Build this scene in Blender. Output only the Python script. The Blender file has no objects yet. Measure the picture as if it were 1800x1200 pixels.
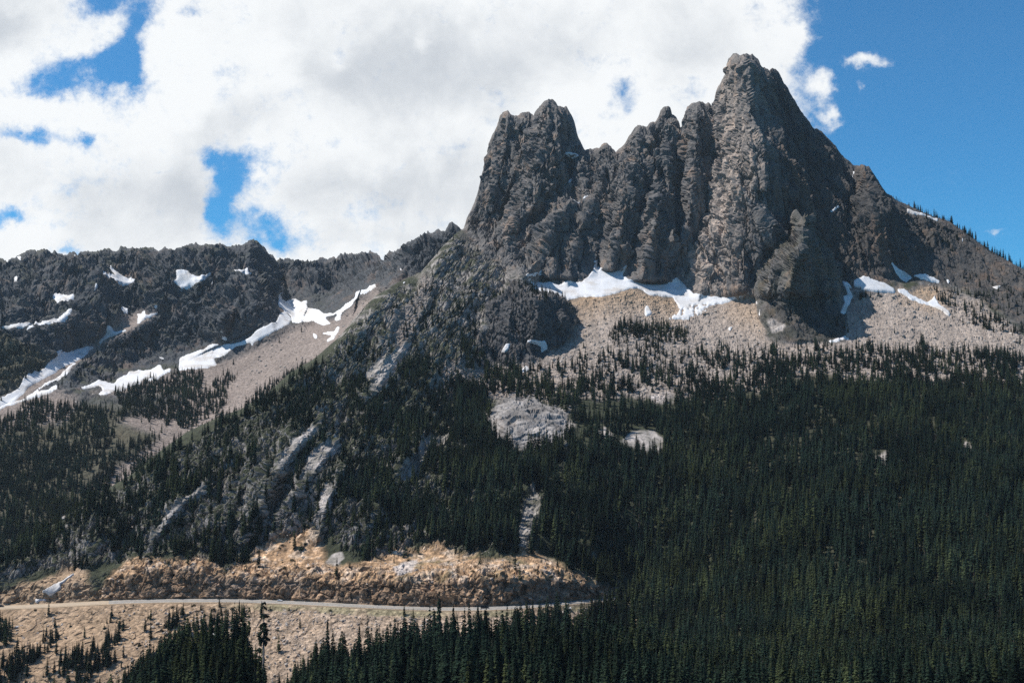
import bpy, math, random
import numpy as np
from mathutils import Vector
rad = math.radians
C = bpy.context.scene
F32 = np.float32

# ------------------------------------------------------------------ camera
FPX = 2000.0                     # focal length in photo pixels (1800 wide)
HOR = 740.0                      # photo row of the horizon
PITCH = math.atan((HOR - 600.0) / FPX)
cp, sp = math.cos(PITCH), math.sin(PITCH)
cd = bpy.data.cameras.new('camera')
cd.sensor_width = 36.0
cd.lens = FPX / 1800.0 * 36.0
cd.clip_start = 1.0
cd.clip_end = 60000.0
cam = bpy.data.objects.new('camera', cd)
C.collection.objects.link(cam)
cam.rotation_euler = (math.pi / 2 + PITCH, 0, 0)
C.camera = cam

def P(px, py, D):
    """point seen at photo pixel (px, py) at the horizontal distance D"""
    x = (np.asarray(px, float) - 900.0) / FPX
    y = (600.0 - np.asarray(py, float)) / FPX
    dy = cp - y * sp
    dz = sp + y * cp
    k = D / dy
    return np.stack(np.broadcast_arrays(x * k, dy * k, dz * k), -1)

def proj(X):
    X = np.asarray(X, float)
    f = X[..., 1] * cp + X[..., 2] * sp
    u = -X[..., 1] * sp + X[..., 2] * cp
    return 900 + FPX * X[..., 0] / f, 600 - FPX * u / f

# ------------------------------------------------------------------ light
SUN_AZ = -82.0      # degrees from the view direction, negative = to the left
SUN_EL = 56.0
sd = Vector((math.sin(rad(SUN_AZ)) * math.cos(rad(SUN_EL)), math.cos(rad(SUN_AZ)) * math.cos(rad(SUN_EL)), math.sin(rad(SUN_EL))))
sl = bpy.data.lights.new('sun', 'SUN')
sl.energy = 5.0
sl.angle = rad(0.53)
sl.color = (1.0, 0.93, 0.84)
so = bpy.data.objects.new('sun', sl)
C.collection.objects.link(so)
so.rotation_euler = sd.to_track_quat('Z', 'Y').to_euler()
C.view_settings.view_transform = 'Standard'
C.view_settings.look = 'None'
C.view_settings.exposure = 0.35
C.view_settings.gamma = 1.0
C.view_settings.use_curve_mapping = False
C.cycles.use_denoising = False
C.cycles.max_bounces = 5
C.cycles.diffuse_bounces = 3
C.cycles.use_adaptive_sampling = True
C.cycles.adaptive_threshold = 0.012
C.cycles.sample_clamp_indirect = 3.0

# ------------------------------------------------------------------ node helper
class NT:
    def __init__(s, tree):
        s.t = tree
        tree.nodes.clear()
    def n(s, typ, _o=0, **kw):
        nd = s.t.nodes.new(typ)
        for k, v in kw.items():
            if k.startswith('i_'):
                nd.inputs[k[2:].replace('_', ' ')].default_value = v
            else:
                setattr(nd, k, v)
        return nd
    def l(s, a, b):
        s.t.links.new(a, b)
    def inp(s, nd, i, v):
        if hasattr(v, 'is_linked') or hasattr(v, 'links'):
            s.l(v, nd.inputs[i])
        else:
            nd.inputs[i].default_value = v
    def m(s, op, a, b=None, c=None, clamp=False):
        nd = s.t.nodes.new('ShaderNodeMath'); nd.operation = op; nd.use_clamp = clamp
        s.inp(nd, 0, a)
        if b is not None: s.inp(nd, 1, b)
        if c is not None: s.inp(nd, 2, c)
        return nd.outputs[0]
    def v(s, op, a, b=None):
        nd = s.t.nodes.new('ShaderNodeVectorMath'); nd.operation = op
        s.inp(nd, 0, a)
        if b is not None: s.inp(nd, 1, b)
        return nd.outputs['Value'] if op in ('DOT_PRODUCT', 'LENGTH') else nd.outputs[0]
    def noise(s, vec, scale, detail=6, rough=0.55, lac=2.0, dist=0.0, out=0):
        nd = s.t.nodes.new('ShaderNodeTexNoise')
        s.l(vec, nd.inputs['Vector'])
        nd.inputs['Scale'].default_value = scale
        nd.inputs['Detail'].default_value = detail
        nd.inputs['Roughness'].default_value = rough
        nd.inputs['Lacunarity'].default_value = lac
        nd.inputs['Distortion'].default_value = dist
        return nd.outputs[out]
    def step(s, x, a, b, lo=0.0, hi=1.0, smooth=True):
        nd = s.t.nodes.new('ShaderNodeMapRange')
        nd.interpolation_type = 'SMOOTHSTEP' if smooth else 'LINEAR'
        s.inp(nd, 0, x)
        nd.inputs[1].default_value = a; nd.inputs[2].default_value = b
        nd.inputs[3].default_value = lo; nd.inputs[4].default_value = hi
        return nd.outputs[0]
    def mix(s, f, a, b, blend='MIX'):
        nd = s.t.nodes.new('ShaderNodeMix'); nd.data_type = 'RGBA'; nd.blend_type = blend
        s.inp(nd, 0, f); s.inp(nd, 6, a); s.inp(nd, 7, b)
        return nd.outputs[2]

# ------------------------------------------------------------------ sky and clouds (world)
w = bpy.data.worlds.new('World'); C.world = w; w.use_nodes = True
N = NT(w.node_tree)
sky = N.n('ShaderNodeTexSky', sky_type='NISHITA', sun_disc=False, sun_elevation=rad(SUN_EL),
          sun_rotation=rad(SUN_AZ), altitude=1700.0, air_density=1.0, dust_density=0.3, ozone_density=2.0)
tc = N.n('ShaderNodeTexCoord')
gen = tc.outputs['Generated']
sep = N.n('ShaderNodeSeparateXYZ'); N.l(gen, sep.inputs[0])
yy = N.m('MAXIMUM', sep.outputs[1], 0.12)
comb = N.n('ShaderNodeCombineXYZ')
N.l(N.m('DIVIDE', sep.outputs[0], yy), comb.inputs[0])
N.l(N.m('DIVIDE', sep.outputs[2], yy), comb.inputs[1])
q0 = comb.outputs[0]                       # (x/y, z/y): position on the cloud deck ahead
# billowy warp
wn = N.n('ShaderNodeTexNoise'); N.l(q0, wn.inputs['Vector']); wn.inputs['Scale'].default_value = 9.0
wn.inputs['Detail'].default_value = 8; wn.inputs['Roughness'].default_value = 0.62
wv = N.v('SUBTRACT', wn.outputs['Color'], (0.5, 0.5, 0.5))
wsc = N.t.nodes.new('ShaderNodeVectorMath'); wsc.operation = 'SCALE'; N.l(wv, wsc.inputs[0]); wsc.inputs['Scale'].default_value = 0.10
q = N.v('ADD', q0, wsc.outputs[0])
def uv(px, py):
    p = P(px, py, 1.0)
    return float(p[0]), float(p[2])
def blob(src, px, py, rx, ry, ang=0.0):
    a, b = uv(px, py)
    mp = N.n('ShaderNodeMapping', vector_type='TEXTURE')
    N.l(src, mp.inputs[0])
    mp.inputs['Location'].default_value = (a, b, 0)
    mp.inputs['Rotation'].default_value = (0, 0, rad(ang))
    mp.inputs['Scale'].default_value = (rx / FPX, ry / FPX, 1)
    d = N.v('DOT_PRODUCT', mp.outputs[0], mp.outputs[0])
    return N.m('EXPONENT', N.m('MULTIPLY', d, -1.0))
def blobs(src, lst, start=0.0):
    acc = start
    for px, py, rx, ry, ang, amp in lst:
        acc = N.m('MULTIPLY_ADD', blob(src, px, py, rx, ry, ang), amp, acc)
    return acc
aR, _ = uv(1405, 100)
sepq = N.n('ShaderNodeSeparateXYZ'); N.l(q, sepq.inputs[0])
# the big deck covers everything left of the clear air
base = N.step(sepq.outputs[0], aR - 0.04, aR + 0.035, 0.58, -0.72)
cover = blobs(q, [
    (190, 12, 56, 40, 0, -1.05), (238, 62, 26, 54, -18, -0.74), (215, 125, 44, 34, -15, -1.05), (140, 135, 66, 30, 0, -0.94),
    (55, 152, 42, 20, 0, -0.78), (345, 8, 20, 10, 0, -0.30), (55, 240, 52, 16, 0, -0.78), (150, 236, 24, 22, 0, -0.86),
    (388, 262, 30, 24, -30, -0.94), (425, 312, 36, 56, 0, -1.09), (408, 392, 38, 50, 0, -1.09), (490, 432, 44, 30, 0, -0.94), (470, 400, 30, 22, 0, -0.50),
    (0, 388, 28, 20, 0, -0.86), (122, 418, 42, 16, 0, -0.82), (70, 430, 30, 12, 0, -0.40), (290, 288, 22, 8, 0, -0.35),
    (1092, 150, 20, 32, 0, -0.55), (1090, 185, 30, 20, 0, -0.25), (1220, 140, 30, 22, 0, -0.36), (1345, 150, 10, 20, 0, -0.10),
    (1525, 100, 44, 24, 25, 1.18), (1490, 118, 20, 14, 0, 0.5), (1440, 160, 30, 26, 0, 0.95), (1448, 212, 22, 22, 0, 0.9), (1385, 60, 34, 40, 0, 0.6),
    (1466, 238, 16, 8, 0, 0.4), (1515, 158, 10, 18, 0, 0.62), (1740, 415, 30, 10, 20, 0.62), (1795, 448, 14, 10, 0, 0.7), (1475, 35, 14, 24, 0, 0.3),
    (30, 425, 70, 22, 0, 0.35),
], base)
n1 = N.noise(q0, 9.0, 14, 0.66, 2.1, 0.25)
n2 = N.noise(q0, 30.0, 10, 0.65)
fld = N.m('ADD', cover, N.m('MULTIPLY', N.m('SUBTRACT', n1, 0.5), 1.5))
fld = N.m('ADD', fld, N.m('MULTIPLY', N.m('SUBTRACT', n2, 0.5), 1.25))
fld = N.m('ADD', fld, N.m('MULTIPLY', N.m('SUBTRACT', N.noise(q0, 95.0, 6, 0.7), 0.5), 0.8))
alpha = N.step(fld, -0.36, 0.52)
thin = N.m('MULTIPLY', N.m('MULTIPLY', N.step(fld, -0.5, 0.4), 0.10), 1.0)
alpha = N.m('MAXIMUM', alpha, thin)
# behind the camera (y<0.12) just scattered cloud
front = N.step(sep.outputs[1], 0.10, 0.30)
n3 = N.step(N.noise(gen, 3.0, 6, 0.55), 0.48, 0.66)
alpha = N.m('ADD', N.m('MULTIPLY', alpha, front), N.m('MULTIPLY', N.m('MULTIPLY', n3, 0.22), N.m('SUBTRACT', 1.0, front)))
up = N.step(sep.outputs[2], -0.05, 0.02)
# shape of the cloud bodies: thick grey bellies, bright rims
grey = blobs(q, [
    (20, 30, 80, 45, 0, 0.55), (170, 330, 95, 60, 0, 0.40), (330, 350, 80, 90, 0, 0.50), (420, 190, 80, 50, 0, 0.42), (640, 120, 140, 60, -15, 0.50),
    (760, 60, 110, 70, -20, 0.42), (880, 150, 120, 90, 0, 0.42), (600, 330, 120, 60, 0, 0.42), (760, 340, 120, 90, 0, 0.35),
    (370, 60, 60, 60, 0, 0.30), (1010, 60, 80, 50, 0, 0.30), (1220, 70, 70, 40, 0, 0.28), (640, 430, 120, 30, 0, 0.35), (200, 90, 40, 20, 0, 0.2), (60, 330, 80, 40, 0, 0.15),
    (330, 90, 90, 70, 0, -0.25), (470, 60, 60, 40, 0, -0.2), (330, 160, 60, 16, 0, -0.35), (200, 190, 160, 24, 0, -0.3), (1010, 200, 120, 80, 0, -0.35), (600, 95, 26, 30, 20, -0.35), (733, 48, 16, 20, 0, -0.35),
], 0.10)
n4 = N.noise(q0, 9.0, 10, 0.60, 2.0, 0.4)
n5 = N.noise(q0, 34.0, 8, 0.62)
bel = N.m('ADD', grey, N.m('MULTIPLY', N.m('SUBTRACT', n4, 0.5), 1.3))
bel = N.m('ADD', bel, N.m('MULTIPLY', N.m('SUBTRACT', n5, 0.5), 0.35))
bel = N.step(bel, 0.0, 0.85)
ccol = N.mix(bel, (0.97, 0.985, 0.99, 1), (0.60, 0.635, 0.68, 1))
mulsky = N.mix(1.0, sky.outputs[0], (0.27, 0.87, 1.17, 1), 'MULTIPLY')
skyc = N.t.nodes.new('ShaderNodeVectorMath'); skyc.operation = 'SCALE'; N.l(mulsky, skyc.inputs[0]); skyc.inputs['Scale'].default_value = 0.11
fin = N.mix(N.m('MULTIPLY', alpha, up), skyc.outputs[0], ccol)
bg = N.n('ShaderNodeBackground'); N.l(fin, bg.inputs[0]); bg.inputs[1].default_value = 0.79
ow = N.n('ShaderNodeOutputWorld'); N.l(bg.outputs[0], ow.inputs[0])

# ------------------------------------------------------------------ numpy noise
def _perm(seed):
    r = np.random.RandomState(seed).permutation(256).astype(np.int32)
    return np.concatenate([r, r, r])
G3 = np.array([[1,1,0],[-1,1,0],[1,-1,0],[-1,-1,0],[1,0,1],[-1,0,1],[1,0,-1],[-1,0,-1],[0,1,1],[0,-1,1],[0,1,-1],[0,-1,-1],[1,1,0],[-1,1,0],[0,-1,1],[0,-1,-1]], F32)
def perlin(x, y, z, seed=0):
    p = _perm(seed)
    x = np.asarray(x, np.float64); y = np.asarray(y, np.float64); z = np.asarray(z, np.float64)
    xi = np.floor(x).astype(np.int32); yi = np.floor(y).astype(np.int32); zi = np.floor(z).astype(np.int32)
    xf = (x - xi).astype(F32); yf = (y - yi).astype(F32); zf = (z - zi).astype(F32)
    u = xf*xf*xf*(xf*(xf*6-15)+10); v = yf*yf*yf*(yf*(yf*6-15)+10); w_ = zf*zf*zf*(zf*(zf*6-15)+10)
    X = xi & 255; Y = yi & 255; Z = zi & 255
    out = []
    for dx in (0, 1):
        pa = p[X + dx]
        for dy in (0, 1):
            pb = p[pa + Y + dy]
            for dz in (0, 1):
                g = G3[p[pb + Z + dz] & 15]
                out.append(g[..., 0]*(xf-dx) + g[..., 1]*(yf-dy) + g[..., 2]*(zf-dz))
    l = lambda a, b, t: a + t*(b-a)
    a = l(l(out[0], out[1], w_), l(out[2], out[3], w_), v)
    b = l(l(out[4], out[5], w_), l(out[6], out[7], w_), v)
    return l(a, b, u)
def fbm(X, size, octv=5, gain=0.5, seed=0, ridged=False, sc=(1, 1, 1)):
    o = 0; a = 1.0; s = 0.0; f = 1.0/size
    for i in range(octv):
        n = perlin(X[..., 0]*f*sc[0]+13.7*i, X[..., 1]*f*sc[1]-7.1*i, X[..., 2]*f*sc[2]+3.3*i, seed+i)
        if ridged: n = np.clip(1 - np.abs(n)*2.2, 0, 1)**1.6*1.6-0.6
        o = o + a*n; s += a; a *= gain; f *= 2.03
    return o/s
def _h(a, b, c, k):
    h = (a*73856093) ^ (b*19349663) ^ (c*83492791) ^ (k*2654435)
    h = (h ^ (h >> 13)) * 1274126177
    h = h ^ (h >> 16)
    return (h & 0xffff).astype(F32) / 65535.0
def facets(X, size, seed=0, sc=(1, 1, 1)):
    """angular broken-rock relief: every cell is a tilted plane"""
    q = X * (np.array(sc)/size)
    c = np.floor(q).astype(np.int64)
    best = np.full(q.shape[:-1], 9e9, F32); val = np.zeros(q.shape[:-1], F32); rim = np.full(q.shape[:-1], 9e9, F32)
    for dx in (-1, 0, 1):
        for dy in (-1, 0, 1):
            for dz in (-1, 0, 1):
                cx, cy, cz = c[..., 0]+dx, c[..., 1]+dy, c[..., 2]+dz
                h0 = _h(cx, cy, cz, seed+1); h1 = _h(cx, cy, cz, seed+2); h2 = _h(cx, cy, cz, seed+3)
                ex = (q[..., 0]-cx-h0).astype(F32); ey = (q[..., 1]-cy-h1).astype(F32); ez = (q[..., 2]-cz-h2).astype(F32)
                d = ex*ex+ey*ey+ez*ez
                g = ex*(h1-0.5)*2 + ey*(h2-0.5)*2 + ez*(h0-0.5)*2
                vv = g + (h0+h1+h2-1.5)*0.5
                m = d < best
                rim = np.where(m, best, np.minimum(rim, d))
                val = np.where(m, vv, val); best = np.where(m, d, best)
    edge = np.sqrt(rim) - np.sqrt(best)
    return val - 0.15*np.clip(1-edge/0.10, 0, 1)
def crag(X, size, seed=0, sc=(1, 1, 1)):
    """continuous angular relief: flat faces meeting in sharp creases"""
    q = X * (np.array(sc)/size)
    c = np.floor(q).astype(np.int64)
    best = np.full(q.shape[:-1], 9e9, F32)
    for dx in (-1, 0, 1):
        for dy in (-1, 0, 1):
            for dz in (-1, 0, 1):
                cx, cy, cz = c[..., 0]+dx, c[..., 1]+dy, c[..., 2]+dz
                h0 = _h(cx, cy, cz, seed+1); h1 = _h(cx, cy, cz, seed+2); h2 = _h(cx, cy, cz, seed+3)
                ex = (q[..., 0]-cx-h0).astype(F32); ey = (q[..., 1]-cy-h1).astype(F32); ez = (q[..., 2]-cz-h2).astype(F32)
                d = np.maximum(np.maximum(np.abs(ex*.9+ez*.35), np.abs(ex*.55-ey*.6-ez*.5)), np.abs(ez*.85-ey*.3-ex*.2)*.9)
                d = np.maximum(d, np.abs(ey)*.8)+0.25*h0
                best = np.minimum(best, d)
    return 0.62-best
def cracks(X, size, seed, width, sc=(1, 1, 1)):
    """thin joints cut into the rock, 0 .. -1"""
    f = 1.0/size
    a = perlin(X[..., 0]*f*sc[0], X[..., 1]*f*sc[1], X[..., 2]*f*sc[2], seed)+0.25*perlin(X[..., 0]*f*3, X[..., 1]*f*3, X[..., 2]*f*3*sc[2], seed+1)
    return -np.clip(1-np.abs(a)/width, 0, 1)
def sstep(x, a, b):
    t = np.clip((x-a)/(b-a), 0, 1)
    return t*t*(3-2*t)

# ------------------------------------------------------------------ outlines, ribs, masks in photo coordinates
def lut(pts):
    a = np.array(pts, float)
    return lambda x: np.interp(x, a[:, 0], a[:, 1])
def inpoly(px, py, poly):
    poly = np.array(poly, float)
    res = np.zeros(px.shape, bool)
    x0, y0 = poly.min(0); x1, y1 = poly.max(0)
    sel = (px >= x0) & (px <= x1) & (py >= y0) & (py <= y1)
    if not sel.any(): return res
    x = px[sel]; y = py[sel]; r = np.zeros(x.shape, bool)
    n = len(poly)
    for i in range(n):
        ax, ay = poly[i]; bx, by = poly[(i+1) % n]
        if ay == by: continue
        c = ((ay > y) != (by > y)) & (x < (bx-ax)*(y-ay)/(by-ay)+ax)
        r ^= c
    res[sel] = r
    return res
def rib(px, py, line, amp, wl, wr, p=1.0):
    """offset toward the viewer along a polyline (photo px); wl / wr widths left and right of it. line: (x, y[, amp factor])"""
    L = [(a[0], a[1], a[2] if len(a) > 2 else 1.0) for a in line]
    out = np.zeros(px.shape, F32)
    m = max(wl, wr)
    xs = [a[0] for a in L]; ys = [a[1] for a in L]
    sel = (px > min(xs)-m) & (px < max(xs)+m) & (py > min(ys)-m) & (py < max(ys)+m)
    if not sel.any(): return out
    x = px[sel]; y = py[sel]
    bd = np.full(x.shape, 1e9); bs = np.zeros(x.shape); bf = np.zeros(x.shape)
    for (ax, ay, af), (bx, by, bf_) in zip(L[:-1], L[1:]):
        dx, dy = bx-ax, by-ay
        t = np.clip(((x-ax)*dx+(y-ay)*dy)/(dx*dx+dy*dy), 0, 1)
        ex = x-ax-t*dx; ey = y-ay-t*dy
        d = np.hypot(ex, ey)
        s = -(dx*ey - dy*ex)*np.sign(dy if abs(dy) > 1e-6 else 1.0)     # >0 right of a downward line
        k = d < bd
        bd = np.where(k, d, bd); bs = np.where(k, s, bs); bf = np.where(k, af+t*(bf_-af), bf)
    wdt = np.where(bs > 0, wr, wl)
    r = np.clip(1-bd/wdt, 0, 1)
    r = r**p if p != 1.0 else r
    out[sel] = amp*bf*r
    return out
def tower(px, py, rows, A, fade=60.0, p=0.6, q=0.6, ridge=0.5):
    """a pinnacle between a left and a right edge. rows: (y, xl, xr[, ridge position 0..1[, A factor]])"""
    R = np.array([[r[0], r[1], r[2], (r[3] if len(r) > 3 else ridge), (r[4] if len(r) > 4 else 1.0)] for r in rows], float)
    out = np.zeros(px.shape, F32)
    sel = (py > R[0, 0]-30) & (py < R[-1, 0]+fade) & (px > R[:, 1].min()-2) & (px < R[:, 2].max()+2)
    if not sel.any(): return out
    x = px[sel]; y = py[sel]
    xl = np.interp(y, R[:, 0], R[:, 1]); xr = np.interp(y, R[:, 0], R[:, 2]); rp = np.interp(y, R[:, 0], R[:, 3]); af = np.interp(y, R[:, 0], R[:, 4])
    t = (x-xl)/np.maximum(xr-xl, 1)
    u = np.where(t < rp, t/np.maximum(rp, 1e-3), (1-t)/np.maximum(1-rp, 1e-3))
    ok = (t > 0) & (t < 1)
    u = np.clip(u, 0, 1)
    h = np.where(t < rp, u**p, u**q)
    tail = 1 - sstep(y, R[-1, 0], R[-1, 0]+fade)
    out[sel] = np.where(ok, A*af*h*tail, 0)
    return out
def rbf(ctrl, sy=1.3, c=45.0):
    a = np.array(ctrl, float)
    X = a[:, :2]*np.array([1, sy]); d = np.sqrt(((X[:, None]-X[None])**2).sum(-1)+c*c)
    n = len(a)
    A = np.zeros((n+3, n+3)); A[:n, :n] = d; A[:n, n] = 1; A[:n, n+1:] = X/1000; A[n, :n] = 1; A[n+1:, :n] = X.T/1000
    A[:n, :n] += np.eye(n)*0.5
    sol = np.linalg.solve(A, np.concatenate([a[:, 2], [0, 0, 0]]))
    def f(px, py):
        y = py*sy; o = sol[n]+sol[n+1]*px/1000+sol[n+2]*y/1000
        for i in range(n):
            o = o+sol[i]*np.sqrt((px-X[i, 0])**2+(y-X[i, 1])**2+c*c)
        return o
    return f
def grid_normals(V):
    du = np.gradient(V, axis=1); dv = np.gradient(V, axis=0)
    n = np.cross(du, dv); n /= np.maximum(np.linalg.norm(n, axis=-1, keepdims=True), 1e-9)
    s = np.sign((n*V).sum(-1, keepdims=True)); s[s == 0] = 1
    return -n*s                                            # facing the valley
def blur(a, r):
    if r < 1: return a
    k = np.ones(2*r+1)/(2*r+1)
    for ax in (0, 1):
        pad = [(0, 0)]*a.ndim; pad[ax] = (r, r)
        b = np.pad(a, pad, mode='edge')
        cs = np.cumsum(np.insert(b, 0, 0, axis=ax), axis=ax)
        sl1 = [slice(None)]*a.ndim; sl2 = [slice(None)]*a.ndim
        sl1[ax] = slice(2*r+1, None); sl2[ax] = slice(0, -2*r-1)
        a = (cs[tuple(sl1)]-cs[tuple(sl2)])/(2*r+1)
    return a

# ------------------------------------------------------------------ scene helpers
def link(o): C.collection.objects.link(o); return o
def tag(o, label=None, cat=None, group=None, kind=None):
    if label: o['label'] = label
    if cat: o['category'] = cat
    if group: o['group'] = group
    if kind: o['kind'] = kind
    return o
def mesh_np(name, verts, quads, mat, col=None, parent=None, smooth=True):
    me = bpy.data.meshes.new(name)
    verts = np.asarray(verts, F32).reshape(-1, 3); quads = np.asarray(quads, np.int32)
    k = quads.shape[1]
    me.vertices.add(len(verts)); me.vertices.foreach_set('co', verts.ravel())
    me.loops.add(quads.size); me.loops.foreach_set('vertex_index', quads.ravel())
    me.polygons.add(len(quads)); me.polygons.foreach_set('loop_start', np.arange(0, quads.size, k, dtype=np.int32))
    me.polygons.foreach_set('loop_total', np.full(len(quads), k, np.int32))
    me.polygons.foreach_set('use_smooth', np.full(len(quads), smooth, bool))
    if col is not None:
        at = me.color_attributes.new('albedo', 'FLOAT_COLOR', 'POINT')
        col = np.asarray(col, F32); col = col.reshape(-1, col.shape[-1]); c4 = np.zeros((len(verts), 4), F32); c4[:, :col.shape[1]] = col
        at.data.foreach_set('color', c4.ravel())
    me.update(calc_edges=True)
    me.materials.append(mat)
    o = bpy.data.objects.new(name, me); link(o)
    if parent: o.parent = parent
    return o
def grid_faces(nr, nc):
    i = np.arange(nr-1)[:, None]*nc+np.arange(nc-1)[None]
    i = i.ravel()
    return np.stack([i, i+nc, i+nc+1, i+1], -1)
def mat_new(name):
    m = bpy.data.materials.new(name); m.use_nodes = True
    return m, NT(m.node_tree)
def principled(n, col, rough=0.9, normal=None, spec=0.25):
    b = n.n('ShaderNodeBsdfPrincipled'); n.inp(b, 'Base Color', col); n.inp(b, 'Roughness', rough)
    b.inputs['Specular IOR Level'].default_value = spec
    if normal is not None: n.l(normal, b.inputs['Normal'])
    o = n.n('ShaderNodeOutputMaterial'); n.l(b.outputs[0], o.inputs[0])
    return b
def bump(n, h, dist, strength=1.0, prev=None):
    b = n.n('ShaderNodeBump'); n.l(h, b.inputs['Height']); b.inputs['Distance'].default_value = dist; b.inputs['Strength'].default_value = strength
    if prev is not None: n.l(prev, b.inputs['Normal'])
    return b.outputs[0]

# ------------------------------------------------------------------ materials
M = {}
def rock_material():
    m, n = mat_new('mountain_ground')
    at = n.n('ShaderNodeAttribute', attribute_name='albedo')
    pos = n.n('ShaderNodeNewGeometry').outputs['Position']
    a = n.noise(pos, 0.22, 8, 0.68); b = n.noise(pos, 1.1, 6, 0.7)
    f = n.m('MULTIPLY', n.step(a, 0.32, 0.70, 0.62, 1.36, False), n.step(b, 0.3, 0.72, 0.78, 1.22, False))
    col = n.t.nodes.new('ShaderNodeVectorMath'); col.operation = 'SCALE'; n.l(at.outputs['Color'], col.inputs[0]); n.l(f, col.inputs['Scale'])
    v = n.t.nodes.new('ShaderNodeTexVoronoi'); v.feature = 'F1'; n.l(pos, v.inputs['Vector']); v.inputs['Scale'].default_value = 0.30
    vc = n.t.nodes.new('ShaderNodeTexVoronoi'); vc.feature = 'F1'; n.l(pos, vc.inputs['Vector']); vc.inputs['Scale'].default_value = 0.42
    sx = n.n('ShaderNodeSeparateXYZ'); n.l(vc.outputs['Color'], sx.inputs[0])
    tal = n.m('MULTIPLY', n.step(sx.outputs[0], 0.0, 1.0, 0.6, 1.4, False), n.step(vc.outputs['Distance'], 0.45, 0.95, 1.0, 0.6))  # random tone per stone; shadow in the gaps between stones painted darker
    tf = n.m('ADD', 1.0, n.m('MULTIPLY', n.m('SUBTRACT', tal, 1.0), at.outputs['Alpha']))
    col2 = n.t.nodes.new('ShaderNodeVectorMath'); col2.operation = 'SCALE'; n.l(col.outputs[0], col2.inputs[0]); n.l(tf, col2.inputs['Scale'])
    nb = bump(n, n.noise(pos, 0.28, 5, 0.6), 2.0, 0.55)
    nb = bump(n, v.outputs['Distance'], 0.7, 0.3, nb)
    principled(n, col2.outputs[0], 0.92, nb, 0.2)
    return m
M['ground'] = rock_material()
def snow_material():
    m, n = mat_new('old_snow')
    pos = n.n('ShaderNodeNewGeometry').outputs['Position']
    a = n.noise(pos, 0.035, 8, 0.62); b = n.noise(pos, 0.4, 6, 0.6)
    dirt = n.m('MULTIPLY', n.step(a, 0.44, 0.66), 0.7)
    col = n.mix(dirt, (0.60, 0.62, 0.655, 1), (0.42, 0.385, 0.35, 1))
    nb = bump(n, b, 0.8, 0.6)
    principled(n, col, 0.6, nb, 0.3)
    return m
M['snow'] = snow_material()
def simple(name, c1, c2, scale, rough=0.85, bd=0.0, spec=0.25, metal=0.0):
    m, n = mat_new(name)
    pos = n.n('ShaderNodeNewGeometry').outputs['Position']
    a = n.noise(pos, scale, 5, 0.6)
    col = n.mix(n.step(a, 0.35, 0.65), (*c1, 1), (*c2, 1))
    b = principled(n, col, rough, bump(n, n.noise(pos, scale*3, 5, 0.6), bd, 1.0) if bd else None, spec)
    b.inputs['Metallic'].default_value = metal
    return m
def foliage(name, dark, light, warm):
    m, n = mat_new(name)
    oi = n.n('ShaderNodeObjectInfo')
    pos = n.n('ShaderNodeNewGeometry').outputs['Position']
    a = n.noise(pos, 0.9, 3, 0.6)
    big = n.noise(pos, 0.012, 3, 0.5)
    col = n.mix(n.step(a, 0.3, 0.7), (*dark, 1), (*light, 1))
    col = n.mix(n.m('MULTIPLY', n.step(n.m('ADD', oi.outputs['Random'], n.m('MULTIPLY', n.m('SUBTRACT', big, 0.5), 3.2)), 0.45, 1.15), 0.75), col, (*warm, 1))
    dk = n.step(n.noise(pos, 0.02, 3, 0.5), 0.35, 0.65, 0.55, 1.25)
    cs = n.t.nodes.new('ShaderNodeVectorMath'); cs.operation = 'SCALE'; n.l(col, cs.inputs[0]); n.l(dk, cs.inputs['Scale']); col = cs.outputs[0]
    b = principled(n, col, 1.0, None, 0.0)
    return m
M['needles'] = foliage('needles', (0.009, 0.018, 0.015), (0.022, 0.037, 0.025), (0.052, 0.064, 0.028))
M['bark'] = simple('bark', (0.10, 0.08, 0.065), (0.18, 0.15, 0.13), 2.0, 0.9)
M['dead_wood'] = simple('dead_wood', (0.20, 0.18, 0.17), (0.33, 0.31, 0.29), 2.0, 0.9)
M['boulder'] = simple('boulder_rock', (0.26, 0.22, 0.19), (0.42, 0.38, 0.35), 0.35, 0.9, 0.5)
M['asphalt'] = simple('asphalt', (0.20, 0.195, 0.19), (0.27, 0.26, 0.25), 0.4, 0.9)
M['gravel'] = simple('road_gravel', (0.40, 0.31, 0.22), (0.30, 0.25, 0.19), 0.3, 0.95)
M['yellow'] = simple('yellow_paint', (0.55, 0.38, 0.08), (0.5, 0.36, 0.1), 1.0, 0.7)
M['white'] = simple('white_paint', (0.75, 0.75, 0.72), (0.66, 0.66, 0.64), 1.0, 0.7)
M['steel'] = simple('galvanised_steel', (0.30, 0.30, 0.29), (0.22, 0.21, 0.20), 1.5, 0.55, 0.0, 0.4, 0.4)
M['post'] = simple('weathered_post', (0.12, 0.09, 0.07), (0.17, 0.14, 0.11), 3.0, 0.9)

print('materials done')

# ================================================================== TERRAIN
STEP = 1.5
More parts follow.
